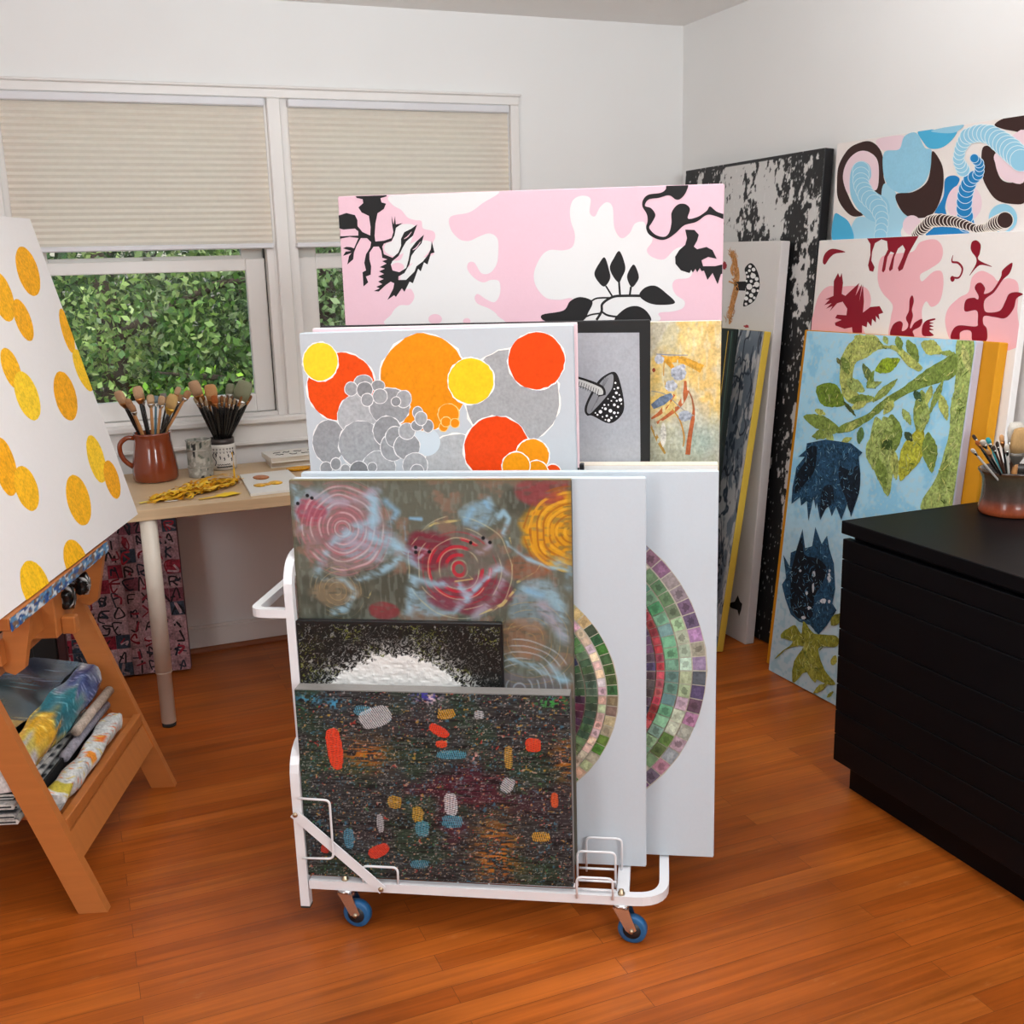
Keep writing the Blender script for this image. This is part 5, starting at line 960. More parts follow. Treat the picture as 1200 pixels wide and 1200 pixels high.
# ------------------------------------------------------------------ work table by the window
birch=mat('birch_veneer','cdb08a',.45,var=.10,scale=3,stretch=(2,40,40)); legm=mat('cream_enamel','ddd2c3',.35,var=.02); rubber=mat('dark_rubber','2a2927',.7)
DZ=.735; TX0,TX1,TY0,TY1=.118,1.60,3.487,4.165
tb=empty('work_table','birch topped work table with cream telescopic legs under the window','table',((TX0+TX1)/2,(TY0+TY1)/2,0))
hx=(TX1-TX0)/2; hy=(TY1-TY0)/2
MB().box(-hx,hx,-hy,hy,.70,DZ,.0015).build('tabletop',birch,tb)
for sx,sy in ((-1,-1),(1,-1),(-1,1),(1,1)):
    x=sx*(hx-.068); y=sy*(hy-.045) if sy>0 else -hy+.02
    if sy<0: y=-hy+.03
    lg=MB().lathe([(.0265,.190),(.0265,.70)],28,(x,y)).build('leg',legm,tb)
    MB().lathe([(.021,.012),(.0235,.014),(.0235,.186),(.0265,.187),(.0265,.192)],28,(x,y)).build('lower_tube',legm,lg)
    MB().lathe([(.022,0),(.0225,.012)],24,(x,y)).build('foot_cap',rubber,lg)
# ------------------------------------------------------------------ brown jug, tin, jar, cup and their brushes
glaze=mat('brown_glaze','7e3514',.14,var=.12,scale=9,coat=.5); clayin=mat('jug_inside','4a2410',.6)
def jug(cx,cy):
    o=empty('jug','glossy red-brown earthenware jug full of brushes on the work table','jug',(cx,cy,DZ))
    out=[(.060,.0),(.074,.003),(.0785,.012),(.0785,.04),(.074,.075),(.067,.115),(.063,.145),(.0635,.165),(.0655,.172)]; inn=[(.0625,.172),(.060,.163),(.059,.145),(.063,.112),(.07,.07),(.074,.03),(.05,.012),(.0,.011)]
    MB().lathe(out+inn,48,cap=True).build('body',glaze,o)
    P=rounded([(-.060,0,.155),(-.085,0,.160),(-.112,0,.140),(-.112,0,.105),(-.098,0,.075),(-.070,0,.052)],.03,5)
    MB().tube(P,[.0085]*len(P),12,up=(0,1,0)).build('handle',glaze,o)
jug(.2535,3.99)
tint=paint_mat('spattered_tin',.3,.1,160,.2)
def spatter(lathe_prof,cx,cy,n,base,cols,seed,h,th=.62):
    b=MB(); g=np.random.default_rng(seed); vs=[];cc=[];fs=[];m=26
    prof=[]; 
    for (r0,z0),(r1,z1) in zip(lathe_prof[:-1],lathe_prof[1:]):
        k=max(1,int(abs(z1-z0)/.004)); prof+=[(r0+(r1-r0)*i/k,z0+(z1-z0)*i/k) for i in range(k)]
    prof.append(lathe_prof[-1]); M_=64
    A=np.linspace(0,2*np.pi,M_,endpoint=False)
    for r,z in prof:
        X=A*r*1000; n1=vnoise(X,np.full(M_,z*1000.),9,16,seed); n2=vnoise(X,np.full(M_,z*1000.),26,30,seed+3)
        for j in range(M_):
            c=base
            if n1[j]>th: c=cols[int(n2[j]*len(cols)*.999)]
            vs.append((r*math.cos(A[j]),r*math.sin(A[j]),z)); cc.append(C4(c,.1))
    for i in range(len(prof)-1):
        for j in range(M_): fs.append((i*M_+j,i*M_+(j+1)%M_,(i+1)*M_+(j+1)%M_,(i+1)*M_+j))
    fs.append(tuple(range(M_))[::-1]); b.add(vs,fs,True); b.c=cc; return b
o=empty('paint_tin','small silvery tin with dark paint drips, right of the brown jug','tin',(.408,3.985,DZ))
spatter([(.043,0),(.0435,.003),(.0435,.128),(.0455,.131),(.0455,.134),(.0415,.134),(.041,.02)],0,0,0,'98958c',['3c4440','6c7468','b9b6ac','2a2c2c'],5,.134).build('body',tint,o)
for z in (.036,.098): MB().lathe([(.0437,z-.002),(.0452,z),(.0437,z+.002)],40,cap=False).build('rib',mat('tin_metal','a8a59c',.3,.8),o)
o=empty('ceramic_jar','white ceramic jar with black ink drawing, holding black handled brushes','jar',(.5015,4.095,DZ))
white_gl=paint_mat('white_glaze',.25,.02,60,.3)
b=MB(); b.col=C4('e4dfd8'); b.lathe([(.042,0),(.0495,.004),(.050,.03),(.049,.088),(.0475,.096),(.0455,.096),(.046,.02),(0,.012)],48); 
b.build('body',white_gl,o)
ink=mat('black_ink','1c1a1a',.5)
b=MB()
def on_jar(a,z,r=.0503): return (r*math.cos(a),r*math.sin(a),z)
for i in range(7):
    a=-math.pi/2-.75+i*.25
    for k in range(2): b.tube([on_jar(a-.05,.083-k*.012),on_jar(a,.076-k*.012),on_jar(a+.05,.083-k*.012)],.0011,5)
for a,z in ((-1.9,.05),(-1.3,.055),(-1.6,.045),(-1.05,.04),(-2.2,.06),(-.8,.06)): b.tube([on_jar(a,z),on_jar(a+.03,z+.006),on_jar(a+.07,z-.002),on_jar(a+.03,z-.007)],.0018,6)
b.tube([on_jar(-2.15+i*.05,.014+.0015*math.sin(i*2.4)) for i in range(24)],.0024,6); b.tube([on_jar(-2.1+i*.05,.023+.002*math.sin(i*1.9)) for i in range(20)],.0013,5); b.tube([on_jar(-2.3+.12*math.sin(i*.5),.02+i*.004) for i in range(12)],.0016,5)
b.build('ink_drawing',ink,o)
MB().lathe([(.0475,.096),(.0480,.1),(.0475,.116),(.0455,.116),(.0455,.097)],40,cap=False).build('dark_neck',mat('jar_neck','3a3230',.35),o)
# brushes
blackh=mat('black_lacquer','171615',.25,coat=.3); woodh=mat('brush_wood','b9824e',.4,var=.12,scale=20,stretch=(6,6,1)); steel=mat('ferrule_steel','b8b6b0',.25,1.0); copper=mat('ferrule_copper','b27a48',.3,1.0); goldf=mat('ferrule_brass','c9a24a',.3,1.0)
def bristle(n,c): return mat('bristle_'+n,c,.85,var=.2,scale=120,stretch=(10,10,1),bump=.5,bscale=300)
KIND={'mop':(blackh,copper,bristle('tan','c49c78')),'wood':(woodh,steel,bristle('brown','a87a56')),'black':(blackh,steel,bristle('ochre','b08a60')),'steel':(woodh,steel,bristle('sand','c4a27c')),'blue':(mat('blue_lacquer','3f6f80',.3),steel,bristle('grey','6f8288')),'gold':(blackh,goldf,bristle('gold','c9a468')),
'tan':(blackh,copper,bristle('orange_tan','cf9a66')),'green':(blackh,steel,bristle('olive','8c8f74')),'orange':(blackh,copper,bristle('rust','b5622c')),'thin':(blackh,copper,bristle('sable','8a5a34')),'thin2':(blackh,steel,bristle('pale','b59c7a')),
'dark':(mat('walnut_handle','4a2c1e',.4),steel,bristle('dark','3a2c24')),'white':(mat('white_lacquer','d9d4cc',.35),steel,bristle('cream','d9cfc0')),'teal':(mat('teal_lacquer','2f9aa0',.35),steel,bristle('teal','3aa3a8')),'bigwhite':(mat('walnut_handle','4a2c1e'),steel,bristle('white','d9d3c8')),'bigtan':(woodh,mat('grey_ferrule','77716a',.4,.7),bristle('pale_tan','c19a66'))}
def brush(label,base,tip,w,kind,group=None,flat=.45,bl=None):
    base=Vector(base); tip=Vector(tip); d=tip-base; L=d.length; hm,fm,bm=KIND[kind]
    o=empty('paint_brush',label,'brush',group=group)
    zz=d.normalized(); xx=Vector((.95,-.3,0)); xx=(xx-zz*xx.dot(zz)).normalized(); yy=zz.cross(xx); o.matrix_world=Matrix(((xx.x,yy.x,zz.x,base.x),(xx.y,yy.y,zz.y,base.y),(xx.z,yy.z,zz.z,base.z),(0,0,0,1)))@Matrix.Rotation(rnd.uniform(-.45,.45),4,'Z')
    bl=bl or max(.018,w*1.3); fl=max(.02,w*.8); w*=1.12; hr=max(.0028,min(.0068,w*.18))*(1.5 if kind[:4]=='thin' else 1)
    zf=L-bl-fl; zb=L-bl
    MB().lathe([(hr*.35,0),(hr*.6,.01),(hr*.85,zf*.45),(hr*1.15,zf*.78),(hr*.95,zf),(hr*.8,zf+.006)],10).build('handle',hm,o)
    MB().lathe([(hr*.98,zf-.002),(hr*1.02,zf+.003),(w*.42,zb-fl*.3),(w*.44,zb)],14,sx=1,sy=max(flat,hr/(w*.45) if w>.02 else .8)).build('ferrule',fm,o)
    MB().lathe([(w*.44,zb-.001),(w*.5,zb+bl*.35),(w*.49,zb+bl*.7),(w*.40,L-.003),(w*.2,L)],14,sx=1,sy=max(flat,.3)).build('bristles',bm,o)
    return o
desc={'mop':'bushy tan mop brush','wood':'brown bristle brush with wooden handle','black':'black handled ochre bristle brush','steel':'sand coloured flat brush with steel ferrule','blue':'blue-grey paint brush','gold':'wide golden flat brush with brass ferrule'}
where=['leftmost','second from left, low','rising left of centre','beside the mop brush','in the middle','right of the middle','next to the golden one','just behind the golden one','front right','leaning right','tallest, far right','at the back right','front left']
for i,(tip,w,k) in enumerate(BRUSH['pit']):
    t=Vector(tip); c=Vector((.2535,3.99,0)); b0=Vector((c.x-(t.x-c.x)*.18,c.y-(t.y-c.y)*.2,DZ+.016)); 
    # keep the shaft inside the rim
    f=(DZ+.172-b0.z)/(t.z-b0.z); rx=b0.x+(t.x-b0.x)*f-c.x; ry=b0.y+(t.y-b0.y)*f-c.y; rr=math.hypot(rx,ry)
    if rr>.05: b0.x-=rx*(1-.05/rr)/(1-f); b0.y-=ry*(1-.05/rr)/(1-f)
    rb=math.hypot(b0.x-c.x,b0.y-c.y)
    if rb>.055: b0.x=c.x+(b0.x-c.x)*.055/rb; b0.y=c.y+(b0.y-c.y)*.055/rb
    brush(desc[k]+' in the brown jug, '+where[i],b0,t,w,k,'brushes in the brown jug')
c=Vector((.5015,4.095,0))
def injar(t,c,r,h,rb):
    t=Vector(t); b0=Vector((c.x-(t.x-c.x)*.2,c.y-(t.y-c.y)*.2,DZ+.017)); f=(DZ+h-b0.z)/(t.z-b0.z); rx=b0.x+(t.x-b0.x)*f-c.x; ry=b0.y+(t.y-b0.y)*f-c.y; rr=math.hypot(rx,ry)
    if rr>r: b0.x-=rx*(1-r/rr)/(1-f); b0.y-=ry*(1-r/rr)/(1-f)
    q=math.hypot(b0.x-c.x,b0.y-c.y)
    if q>rb: b0.x=c.x+(b0.x-c.x)*rb/q; b0.y=c.y+(b0.y-c.y)*rb/q
    return b0
jl=['tall mop headed brush leaning left above the white jar','broad orange-tan bristle brush in the white jar','wide olive grey flat brush leaning right above the white jar','narrower olive brush behind the wide one in the white jar','rust coloured round brush in the middle of the white jar']
for (tip,w,k),lb in zip(BRUSH['jar'],jl): brush(lb,injar(tip,c,.037,.11,.036),tip,w,k,'brushes in the white jar')
for i,tip in enumerate(BRUSH['thin']): brush('slim black handled paint brush fanned out in the white jar',injar(tip,c,.040,.11,.040),tip,.009 if i%3 else .012,'thin' if i%2 else 'thin2','slim black brushes in the white jar',.8,.022)
# shavings, tile, books
yel=paint_mat('painted_paper',.6,.1)
b=MB(); g=random.Random(4)
def strip(P,w,c,tilt=.6):
    n=len(P);vs=[];P=[Vector(p) for p in P]
    for i,p in enumerate(P):
        d=(P[min(i+1,n-1)]-P[max(i-1,0)]); d.z=0; d=d.normalized() if d.length>1e-6 else Vector((1,0,0)); nn=Vector((-d.y,d.x,g.uniform(-tilt,tilt)))*w/2
        vs+=[p+nn,p-nn]
    b.col=c; b.add(vs,[(2*i,2*i+1,2*i+3,2*i+2) for i in range(n-1)],True)
for i in range(120):
    t=g.random(); cx=.235+.235*t+g.uniform(-.02,.02); cy=3.60+.16*t+g.uniform(-.055,.055)*(1.1-abs(t-.5)); a=R(g.gauss(22,30)); L=g.uniform(.05,.13); cu=g.uniform(-.035,.035); z=DZ+.004+g.uniform(0,.024)*(1-abs(t-.5)*1.2); P=[]
    for k in range(8):
        s=(k/7-.5); P.append((cx+math.cos(a)*s*L-math.sin(a)*cu*(s*s*4-.5),cy+math.sin(a)*s*L+math.cos(a)*cu*(s*s*4-.5),max(DZ+.002,z+g.uniform(-.004,.005)+.008*s)))
    strip(P,g.uniform(.005,.010),C4(g.choice(['f0b41c','e8a618','f4c430','dc9418','f2cc50']),.08))
tag(b.build('paper_offcuts',yel),'tangled heap of thin yellow paper offcuts in front of the tin','paper offcuts',kind='stuff')
b=MB()
for i in range(7):
    rx=.062+g.uniform(-.012,.012); ry=.045+g.uniform(-.01,.01); P=[]
    for k in range(26):
        a=2*math.pi*k/24+i; P.append((.445+rx*math.cos(a),3.79+ry*math.sin(a),DZ+.005+.005*i*.6+.004*math.sin(a*2+i)))
    strip(P,.006,C4(g.choice(['e6b428','dca21c','ecc040']),.12))
b.col=C4('e0ac22',.1); strip([(.50,3.80,DZ+.008),(.502,3.815,DZ+.04),(.503,3.82,DZ+.075),(.50,3.815,DZ+.105)],.006,C4('e0ac22'))
tag(b.build('paper_curl',yel),'coiled yellow paper offcuts looping beside the white jar','paper offcuts',kind='stuff')
b=MB(); strip([(.35,3.555,DZ+.003),(.385,3.56,DZ+.004),(.42,3.57,DZ+.004)],.016,C4('f0c420',.05),0); strip([(.415,3.568,DZ+.004),(.45,3.585,DZ+.006),(.478,3.60,DZ+.004)],.05,C4('f4cc2c',.08),0)
tag(b.build('paper_scrap',yel),'flared yellow paper scrap near the table front edge','paper scrap')
b=MB(); strip([(.17,3.59,DZ+.003),(.195,3.60,DZ+.004),(.22,3.615,DZ+.003)],.016,C4('ecd050',.1),0); tag(b.build('paper_scrap',yel),'small pale yellow scrap left of the offcut heap','paper scrap')
b=MB(); strip([(.245,3.575,DZ+.003),(.285,3.57,DZ+.004)],.014,C4('ece6dc',.05),0); tag(b.build('paper_scrap',yel),'white paper scrap in front of the offcut heap','paper scrap')
# tile palette
pts=[(.5305,3.8925),(.511,3.527),(.700,3.54),(.705,3.90)]
o=empty('palette_board','flat white board with orange and yellow paint dabs on the work table','palette',(.61,3.71,DZ))
b=MB(); v=[(x-.61,y-3.71) for x,y in pts]; b.hexa([(x,y,.0005) for x,y in v],[(x,y,.009) for x,y in v]); b.build('board',mat('board_white','e6e4de',.4,var=.02),o)
for (x,y,rx,ry,c,nm) in ((.590,3.795,.028,.045,'b5682c','orange_dab'),(.563,3.655,.022,.03,'e0a81c','yellow_dab'),(.618,3.672,.024,.035,'e8b020','yellow_dab'),(.585,3.66,.018,.02,'dca020','yellow_dab')):
    b=MB(); b.col=C4(c,.3); b.lathe([(.9,.0),(1.0,.0012),(.8,.003),(.3,.004),(.05,.0042)],22,sx=rx,sy=ry); bb=b.build(nm,glossy,o); bb.location=(x-.61,y-3.71,.009)
b=MB(); b.col=C4('dc9c14',.2); b.lathe([(.6,0),(.9,.004),(1,.010),(.93,.010),(.4,.005),(0.02,.004)],24,sx=.045,sy=.03); q=b.build('paint_dish',paint_mat('yellow_glaze',.3,.05),loc=(.745,3.915,DZ)); tag(q,'small ochre paint dish on the table, left of the grey circle canvas','dish')
def book(x,y,z,w,d,h,rz,label,script):
    o=empty('book',label,'book',(x,y,z),rz)
    MB().box(-w/2,w/2,-d/2,d/2,h-.003,h,.0008).box(-w/2,w/2,-d/2,d/2,0,.003,.0008).box(-w/2,-w/2+.003,-d/2,d/2,.003,h-.003).build('cover',mat('book_cover','e8e4dc',.45,var=.02),o)
    MB().box(-w/2+.003,w/2-.004,-d/2+.004,d/2-.004,.003,h-.003).build('pages',mat('book_pages','d9cfbf',.8,var=.1,scale=20,stretch=(1,1,60)),o)
    if script:
        b=MB(); gg=random.Random(3)
        for row,yy in enumerate((.02,-.03)):
            x0=-w/2+.03
            while x0<w/2-.04:
                P=[(x0+k*.007,yy+gg.uniform(-.012,.012),h+.0006) for k in range(5)]; b.tube(P,.0016,5); x0+=.035+gg.uniform(0,.02)
        b.build('script_title',ink,o)
book(.775,4.075,DZ,.22,.15,.022,R(-2),'thicker white book lying under the scripted one on the table',False)
book(.782,4.07,DZ+.022,.25,.165,.020,R(3),'white book with black handwritten script cover on top of another book',True)
# ------------------------------------------------------------------ black drawer cabinet
black=mat('black_lacquered_board','09090c',.48,spec=.12,var=.05,scale=14,bump=.04,bscale=220)
CX0,CX1,CY0,CY1=1.853,2.385,1.05,2.255
o=empty('drawer_cabinet','wide black drawer cabinet on the right with the brush pot on it','cabinet',((CX0+CX1)/2,(CY0+CY1)/2,0)); hx=(CX1-CX0)/2; hy=(CY1-CY0)/2
MB().box(-hx+.03,hx,-hy+.02,hy-.02,.085,.735).build('carcass',black,o)
MB().box(-hx,hx,-hy,hy,.735,.77,.002).build('top_panel',black,o)
MB().box(-hx+.045,hx-.01,-hy+.02,hy-.028,0,.085).build('plinth',black,o)
zs=[.085,.165,.235,.312,.392,.470,.585,.665,.722]
for a,c_ in zip(zs[:-1],zs[1:]): MB().box(-hx+.004,-hx+.028,-hy+.006,hy-.004,a+.0014,c_-.0014,.0012).build('drawer',black,o)
# brush pot
pot=empty('brush_pot','brown and rust glazed stoneware pot of brushes on the black cabinet','pot',(2.292,2.115,.77))
b=MB(); prof=[(.0,0),(.070,0),(.0785,.004),(.080,.014),(.0765,.028),(.073,.045),(.072,.075),(.0735,.095),(.079,.108),(.0845,.116),(.0845,.121),(.080,.121),(.074,.108),(.068,.09),(.067,.03),(.05,.014),(.0,.012)]
cols=['8a4326','8f4526','93492a','8e4327','7a3a26','4a3630','43382f','4a4236','5a4a38','54351f','2e2724','2a2422','2a2422','2a2422','2a2422','2a2422','2a2422']
n=48;vs=[];fs=[];cc=[]
for (r,z),cl in zip(prof,cols):
    for j in range(n): vs.append((r*math.cos(2*math.pi*j/n),r*math.sin(2*math.pi*j/n),z)); cc.append(C4(cl,.12))
for i in range(len(prof)-1):
    for j in range(n): fs.append((i*n+j,i*n+(j+1)%n,(i+1)*n+(j+1)%n,(i+1)*n+j))
b.add(vs,fs,True); b.c=cc; b.build('body',paint_mat('stoneware_glaze',.12,.05,50,.5),pot)
cl=['thin dark brush leaning left out of the stoneware pot','orange handled brush in the stoneware pot','white ended brush leaning furthest left in the stoneware pot','white bristled brush in the stoneware pot','teal tipped brush in the stoneware pot','dark brush upright in the middle of the stoneware pot','tan bristled brush standing high in the stoneware pot','short dark brush at the front of the stoneware pot','short tan brush at the front of the stoneware pot','cream brush upright right of the dark one in the stoneware pot','big fluffy white brush at the right of the stoneware pot','broad tan house-painting brush slanting out of the stoneware pot']
c=Vector((2.292,2.115,0)); DZs=DZ; DZ=.77
for (tip,w,k),lb in zip(BRUSH['cup'],cl):
    t=Vector(tip); t.x+=.0; brush(lb,injar(t,c,.055,.115,.05),t,w,k,'brushes in the stoneware pot')
DZ=DZs
# ------------------------------------------------------------------ white canvas cart
enam=mat('white_enamel','e9e9ec',.3,var=.01,coat=.2); chrome=mat('chrome','cfcfd0',.18,1.0); bluew=mat('blue_wheel','1f5d8f',.4); hub=mat('wheel_hub','20262c',.45); brass=mat('bolt_steel','b9a78c',.3,1.0)
cart=empty('canvas_cart','white metal rolling cart holding upright canvases in the middle of the floor','cart',(.38,2.219,0),R(-30))
q=.021
P=rounded([(0,.0105,.101),(.795,.0105,.101),(.795,.545,.101),(0,.545,.101)],.065,7)
MB().tube(P,.01,square=(q,q),up=(0,0,1)).build('base_rail',enam,cart)
for x in (.085,.705): MB().box(x-.014,x+.014,.021,.5345,.094,.112,.002).build('cross_bar',enam,cart)
P=rounded([(-.013,.0105,.045),(-.016,.0105,.425),(-.016,.545,.425),(-.013,.545,.045)],.075,7)
MB().tube(P,.01,square=(q,q),up=(1,0,0)).build('end_hoop',enam,cart)
for y in (.0105,.545): MB().box(-.024,-.002,y-.011,y+.011,.040,.046,.001).build('end_cap',rubber,cart)
P=rounded([(-.0135,.068,.112),(-.0200,.068,.84),(-.0200,.545,.84),(-.0135,.545,.112)],.07,7)
MB().tube(P,.008,square=(.019,.019),up=(1,0,0)).build('tall_hoop',enam,cart)
P=rounded([(-.0285,.068,.722),(-.105,.068,.722),(-.105,.545,.722),(-.0285,.545,.722)],.028,6)
MB().tube(P,.01,square=(.019,.019),up=(0,0,1)).build('push_handle',enam,cart)
b=MB(); P0=Vector((-.022,-.0045,.279)); P1=Vector((.172,-.0045,.099)); d=(P1-P0).normalized(); nn=Vector((-d.z,0,d.x))*.011
b.hexa([P0+nn+Vector((0,.0025,0)),P0-nn+Vector((0,.0025,0)),P1-nn+Vector((0,.0025,0)),P1+nn+Vector((0,.0025,0))],[P0+nn-Vector((0,.0015,0)),P0-nn-Vector((0,.0015,0)),P1-nn-Vector((0,.0015,0)),P1+nn-Vector((0,.0015,0))]); br=b.build('brace',enam,cart)
def ybolt(x,z,y=-.006,r=.006):
    b=MB(); b.lathe([(r,0),(r*1.0,.002),(r*.6,.0045),(0.0005,.005)],14); return b.build('bolt',brass,cart,loc=(x,y,z),rot=(R(90),0,0))
ybolt(-.018,.276); ybolt(.168,.102)
wires=MB(); 
def wire(P,parent=cart,r=.0027,name='wire_divider'):
    MB().tube(rounded(P,.012,4),r,8).build(name,enam,parent)
wire([(-.006,-.0135,.321),(.066,-.0135,.319),(.066,-.0135,.177),(-.006,-.0135,.175)],name='wire_guard')
for y in (-.0,): pass
wire([(.125,.004,.111),(.125,.004,.152),(.206,.004,.152),(.206,.004,.111)])
for y,z,x0,x1 in ((-.0035,.156,.606,.684),(.045,.19,.604,.688),(.105,.19,.62,.70)): wire([(x0,y,.105),(x0,y,z),(x1,y,z),(x1,y,.105)])
for z,y in ((.118,.012),(.128,.03),(.14,.06)): wire([(.607,y,z),(.69,y,z)],name='tray_wire')
for x in (.338,.408): wire([(x,.02,.113),(x,.54,.113)],name='tray_wire',r=.0022)
MB().tube([(.005,.026,.1168),(.60,.026,.1168)],.0054,10).build('support_rod',enam,cart)
for y in (.072,.095,.228,.266,.298,.335,.378,.409,.538): MB().tube([(.012,y,.1208),(.59 if y<.1 else .70,y,.1208)],.0088,10).build('support_rod',enam,cart)
def caster(x,y,ang):
    c=bpy.data.objects.new('caster',None); 
    b=MB(); b.lathe([(.017,.084),(.019,.086),(.019,.0895),(.006,.0905)],20,(0,0)); cc=b.build('caster',chrome,cart,loc=(x,y,0),rot=(0,0,ang))
    bpy.data.objects.remove(c)
    b=MB()
    for s in (-1,1):
        y0=s*.0135; pts=[(-.016,.084),(.018,.084),(.036,.036),(.024,.024),(.012,.032)]
        vs=[(px,y0-.0012,pz) for px,pz in pts]+[(px,y0+.0012,pz) for px,pz in pts]; k=len(pts)
        b.add(vs,[tuple(range(k))[::-1],tuple(range(k,2*k))]+[(i,(i+1)%k,k+(i+1)%k,k+i) for i in range(k)])
    b.box(-.016,.018,-.0147,.0147,.082,.0845); b.build('fork',chrome,cc)
    b=MB(); b.lathe([(.012,-.0105),(.0285,-.0105),(.0318,-.008),(.0318,.008),(.0285,.0105),(.012,.0105)],32); b.build('wheel',bluew,cc,loc=(.025,0,.0318),rot=(R(90),0,0))
    b=MB(); b.lathe([(.0005,-.0115),(.020,-.0112),(.020,.0112),(.0005,.0115)],24); b.build('hub',hub,cc,loc=(.025,0,.0318),rot=(R(90),0,0))
    for s in (-1,1):
        b=MB(); b.lathe([(.005,0),(.005,.003),(.0005,.0042)],12); b.build('axle_nut',brass,cc,loc=(.025,s*.0147,.0318),rot=(R(-90*s),0,0))
caster(.082,.012,R(-8)); caster(.702,.012,R(-10)); caster(.082,.543,R(10)); caster(.702,.543,R(-14))
for x in (.082,.702):
    b=MB(); b.lathe([(.008,0),(.008,.004),(.0055,.006),(.0055,.011),(.002,.013),(0.0003,.013)],14); b.build('stem_bolt',brass,cart,loc=(x,.010,.1115))
# ------------------------------------------------------------------ easel
beech=mat('beech','b56c34',.42,var=.10,scale=6,stretch=(1,1,9),bump=.03); beechh=mat('beech_crosswise','b56c34',.42,var=.10,scale=6,stretch=(9,1,1),bump=.03)
EA=R(70.5); EO=Vector((-.0731,2.5007,0)); T=math.tan(R(19.5))
easel=empty('studio_easel','beech wood studio easel with tilted legs on the left','easel',EO,EA)
EM=Matrix.Translation(EO)@Matrix.Rotation(EA,4,'Z')
def leaning(u0,u1,n0,n1,z0,z1,t=T): # board following the leaning leg plane
    return MB().hexa([(u0,n0+z0*t,z0),(u1,n0+z0*t,z0),(u1,n1+z0*t,z0),(u0,n1+z0*t,z0)],[(u0,n0+z1*t,z1),(u1,n0+z1*t,z1),(u1,n1+z1*t,z1),(u0,n1+z1*t,z1)])
leaning(-.024,0,-.034,.034,0,.635).build('leg',beech,easel); leaning(.6,.624,-.034,.034,0,.635).build('leg',beech,easel)
b=MB(); leaning(.0,.6,-.030,-.008,.130,.195).build('front_stretcher',beechh,easel)
leaning(.0,.6,-.012,.010,.555,.615).build('top_rail',beechh,easel)
MB().box(.05,.6,.066,.45,.206,.222,.002).box(.0,.6,.040,.062,.199,.232,.002).build('shelf',beechh,easel)
for u in (-.024,.6): MB().hexa([(u,.75,0),(u+.024,.75,0),(u+.024,.80,0),(u,.80,0)],[(u,.215,.60),(u+.024,.215,.60),(u+.024,.262,.60),(u,.262,.60)]).build('rear_leg',beech,easel)
MB().box(.0,.6,.40,.425,.19,.235).build('rear_rail',beechh,easel)
tc_=math.tan(R(13.8))
# canvas tray with brackets
tr_=MB().box(-.08,.59,.077,.165,.718,.7465,.002).build('tray',beechh,easel)
b=MB(); 
def f_tray(X,Z):
    c=np.empty(X.shape+(3,)); c[:]=np.array([120,96,80])/255.
    n=vnoise(X,Z,18,7,3);n2=vnoise(X,Z,26,9,13);n3=vnoise(X,Z,14,6,23)
    c=mixc(c,(90,140,180),smooth01((n-.4)*8)); c=mixc(c,(40,80,140),smooth01((n2-.58)*9)); c=mixc(c,(205,212,216),smooth01((n3-.62)*9)); return c
X,Z=np.meshgrid(np.linspace(0,670,180),np.linspace(0,30,12)); cl=lina(f_tray(X,Z)); vn=vnoise(X,Z,9,6,77); rows=[[(-.08+X[i,j]/1000,.0757-.0022*vn[i,j],.7155+Z[i,j]/1000*1.0) for j in range(180)] for i in range(12)]
b.grid(rows,True,[[(*cl[i,j],.2) for j in range(180)] for i in range(12)]); b.build('paint_crust',glossy,tr_)
def bracket(u):
    v=[(.082,.718),(.140,.718),(.165,.60),(.155,.578),(.135,.570),(.112,.585)]
    b=MB(); k=len(v); b.add([(u-.011,y,z) for y,z in v]+[(u+.011,y,z) for y,z in v],[tuple(range(k)),tuple(range(k,2*k))[::-1]]+[(i,k+i,k+(i+1)%k,(i+1)%k) for i in range(k)]); b.build('tray_bracket',beech,easel)
bracket(.06); bracket(.575)
MB().box(.02,.62,.150,.172,.60,.66,.002).build('slide_rail',beechh,easel)
MB().box(.28,.40,.12,.2,.575,.70,.003).build('mast_block',beech,easel)
MB().box(.31,.34,.085,.12,.575,.62,.003).build('clamp_tongue',beech,easel)
for u in (.31,.36): MB().hexa([(u,.112,.70),(u+.03,.112,.70),(u+.03,.137,.70),(u,.137,.70)],[(u,.325,1.56),(u+.03,.325,1.56),(u+.03,.350,1.56),(u,.350,1.56)]).build('mast',beech,easel)
knobm=paint_mat('paint_smeared_knob',.25,.2,90,.3)
for u,n,z in ((.36,.10,.655),(.46,.095,.662)):
    b=MB(); vs=[];fs=[];cc=[]; m=24; pr=[(.004,.0),(.012,.002),(.012,.02),(.026,.024),(.030,.034),(.028,.046),(.018,.052),(.001,.053)]
    for r,zz in pr:
        for j in range(m):
            a=2*math.pi*j/m; rr=r*(1+.16*math.cos(5*a)*(r>.02)); vs.append((rr*math.cos(a),rr*math.sin(a),zz)); cc.append(C4('d9d9d6' if rnd.random()<.16 else '161616',.1))
    for i in range(len(pr)-1):
        for j in range(m): fs.append((i*m+j,i*m+(j+1)%m,(i+1)*m+(j+1)%m,(i+1)*m+j))
    b.add(vs,fs,True); b.c=cc; b.build('clamp_knob',knobm,easel,loc=(u,n+.05,z),rot=(R(90),0,0))
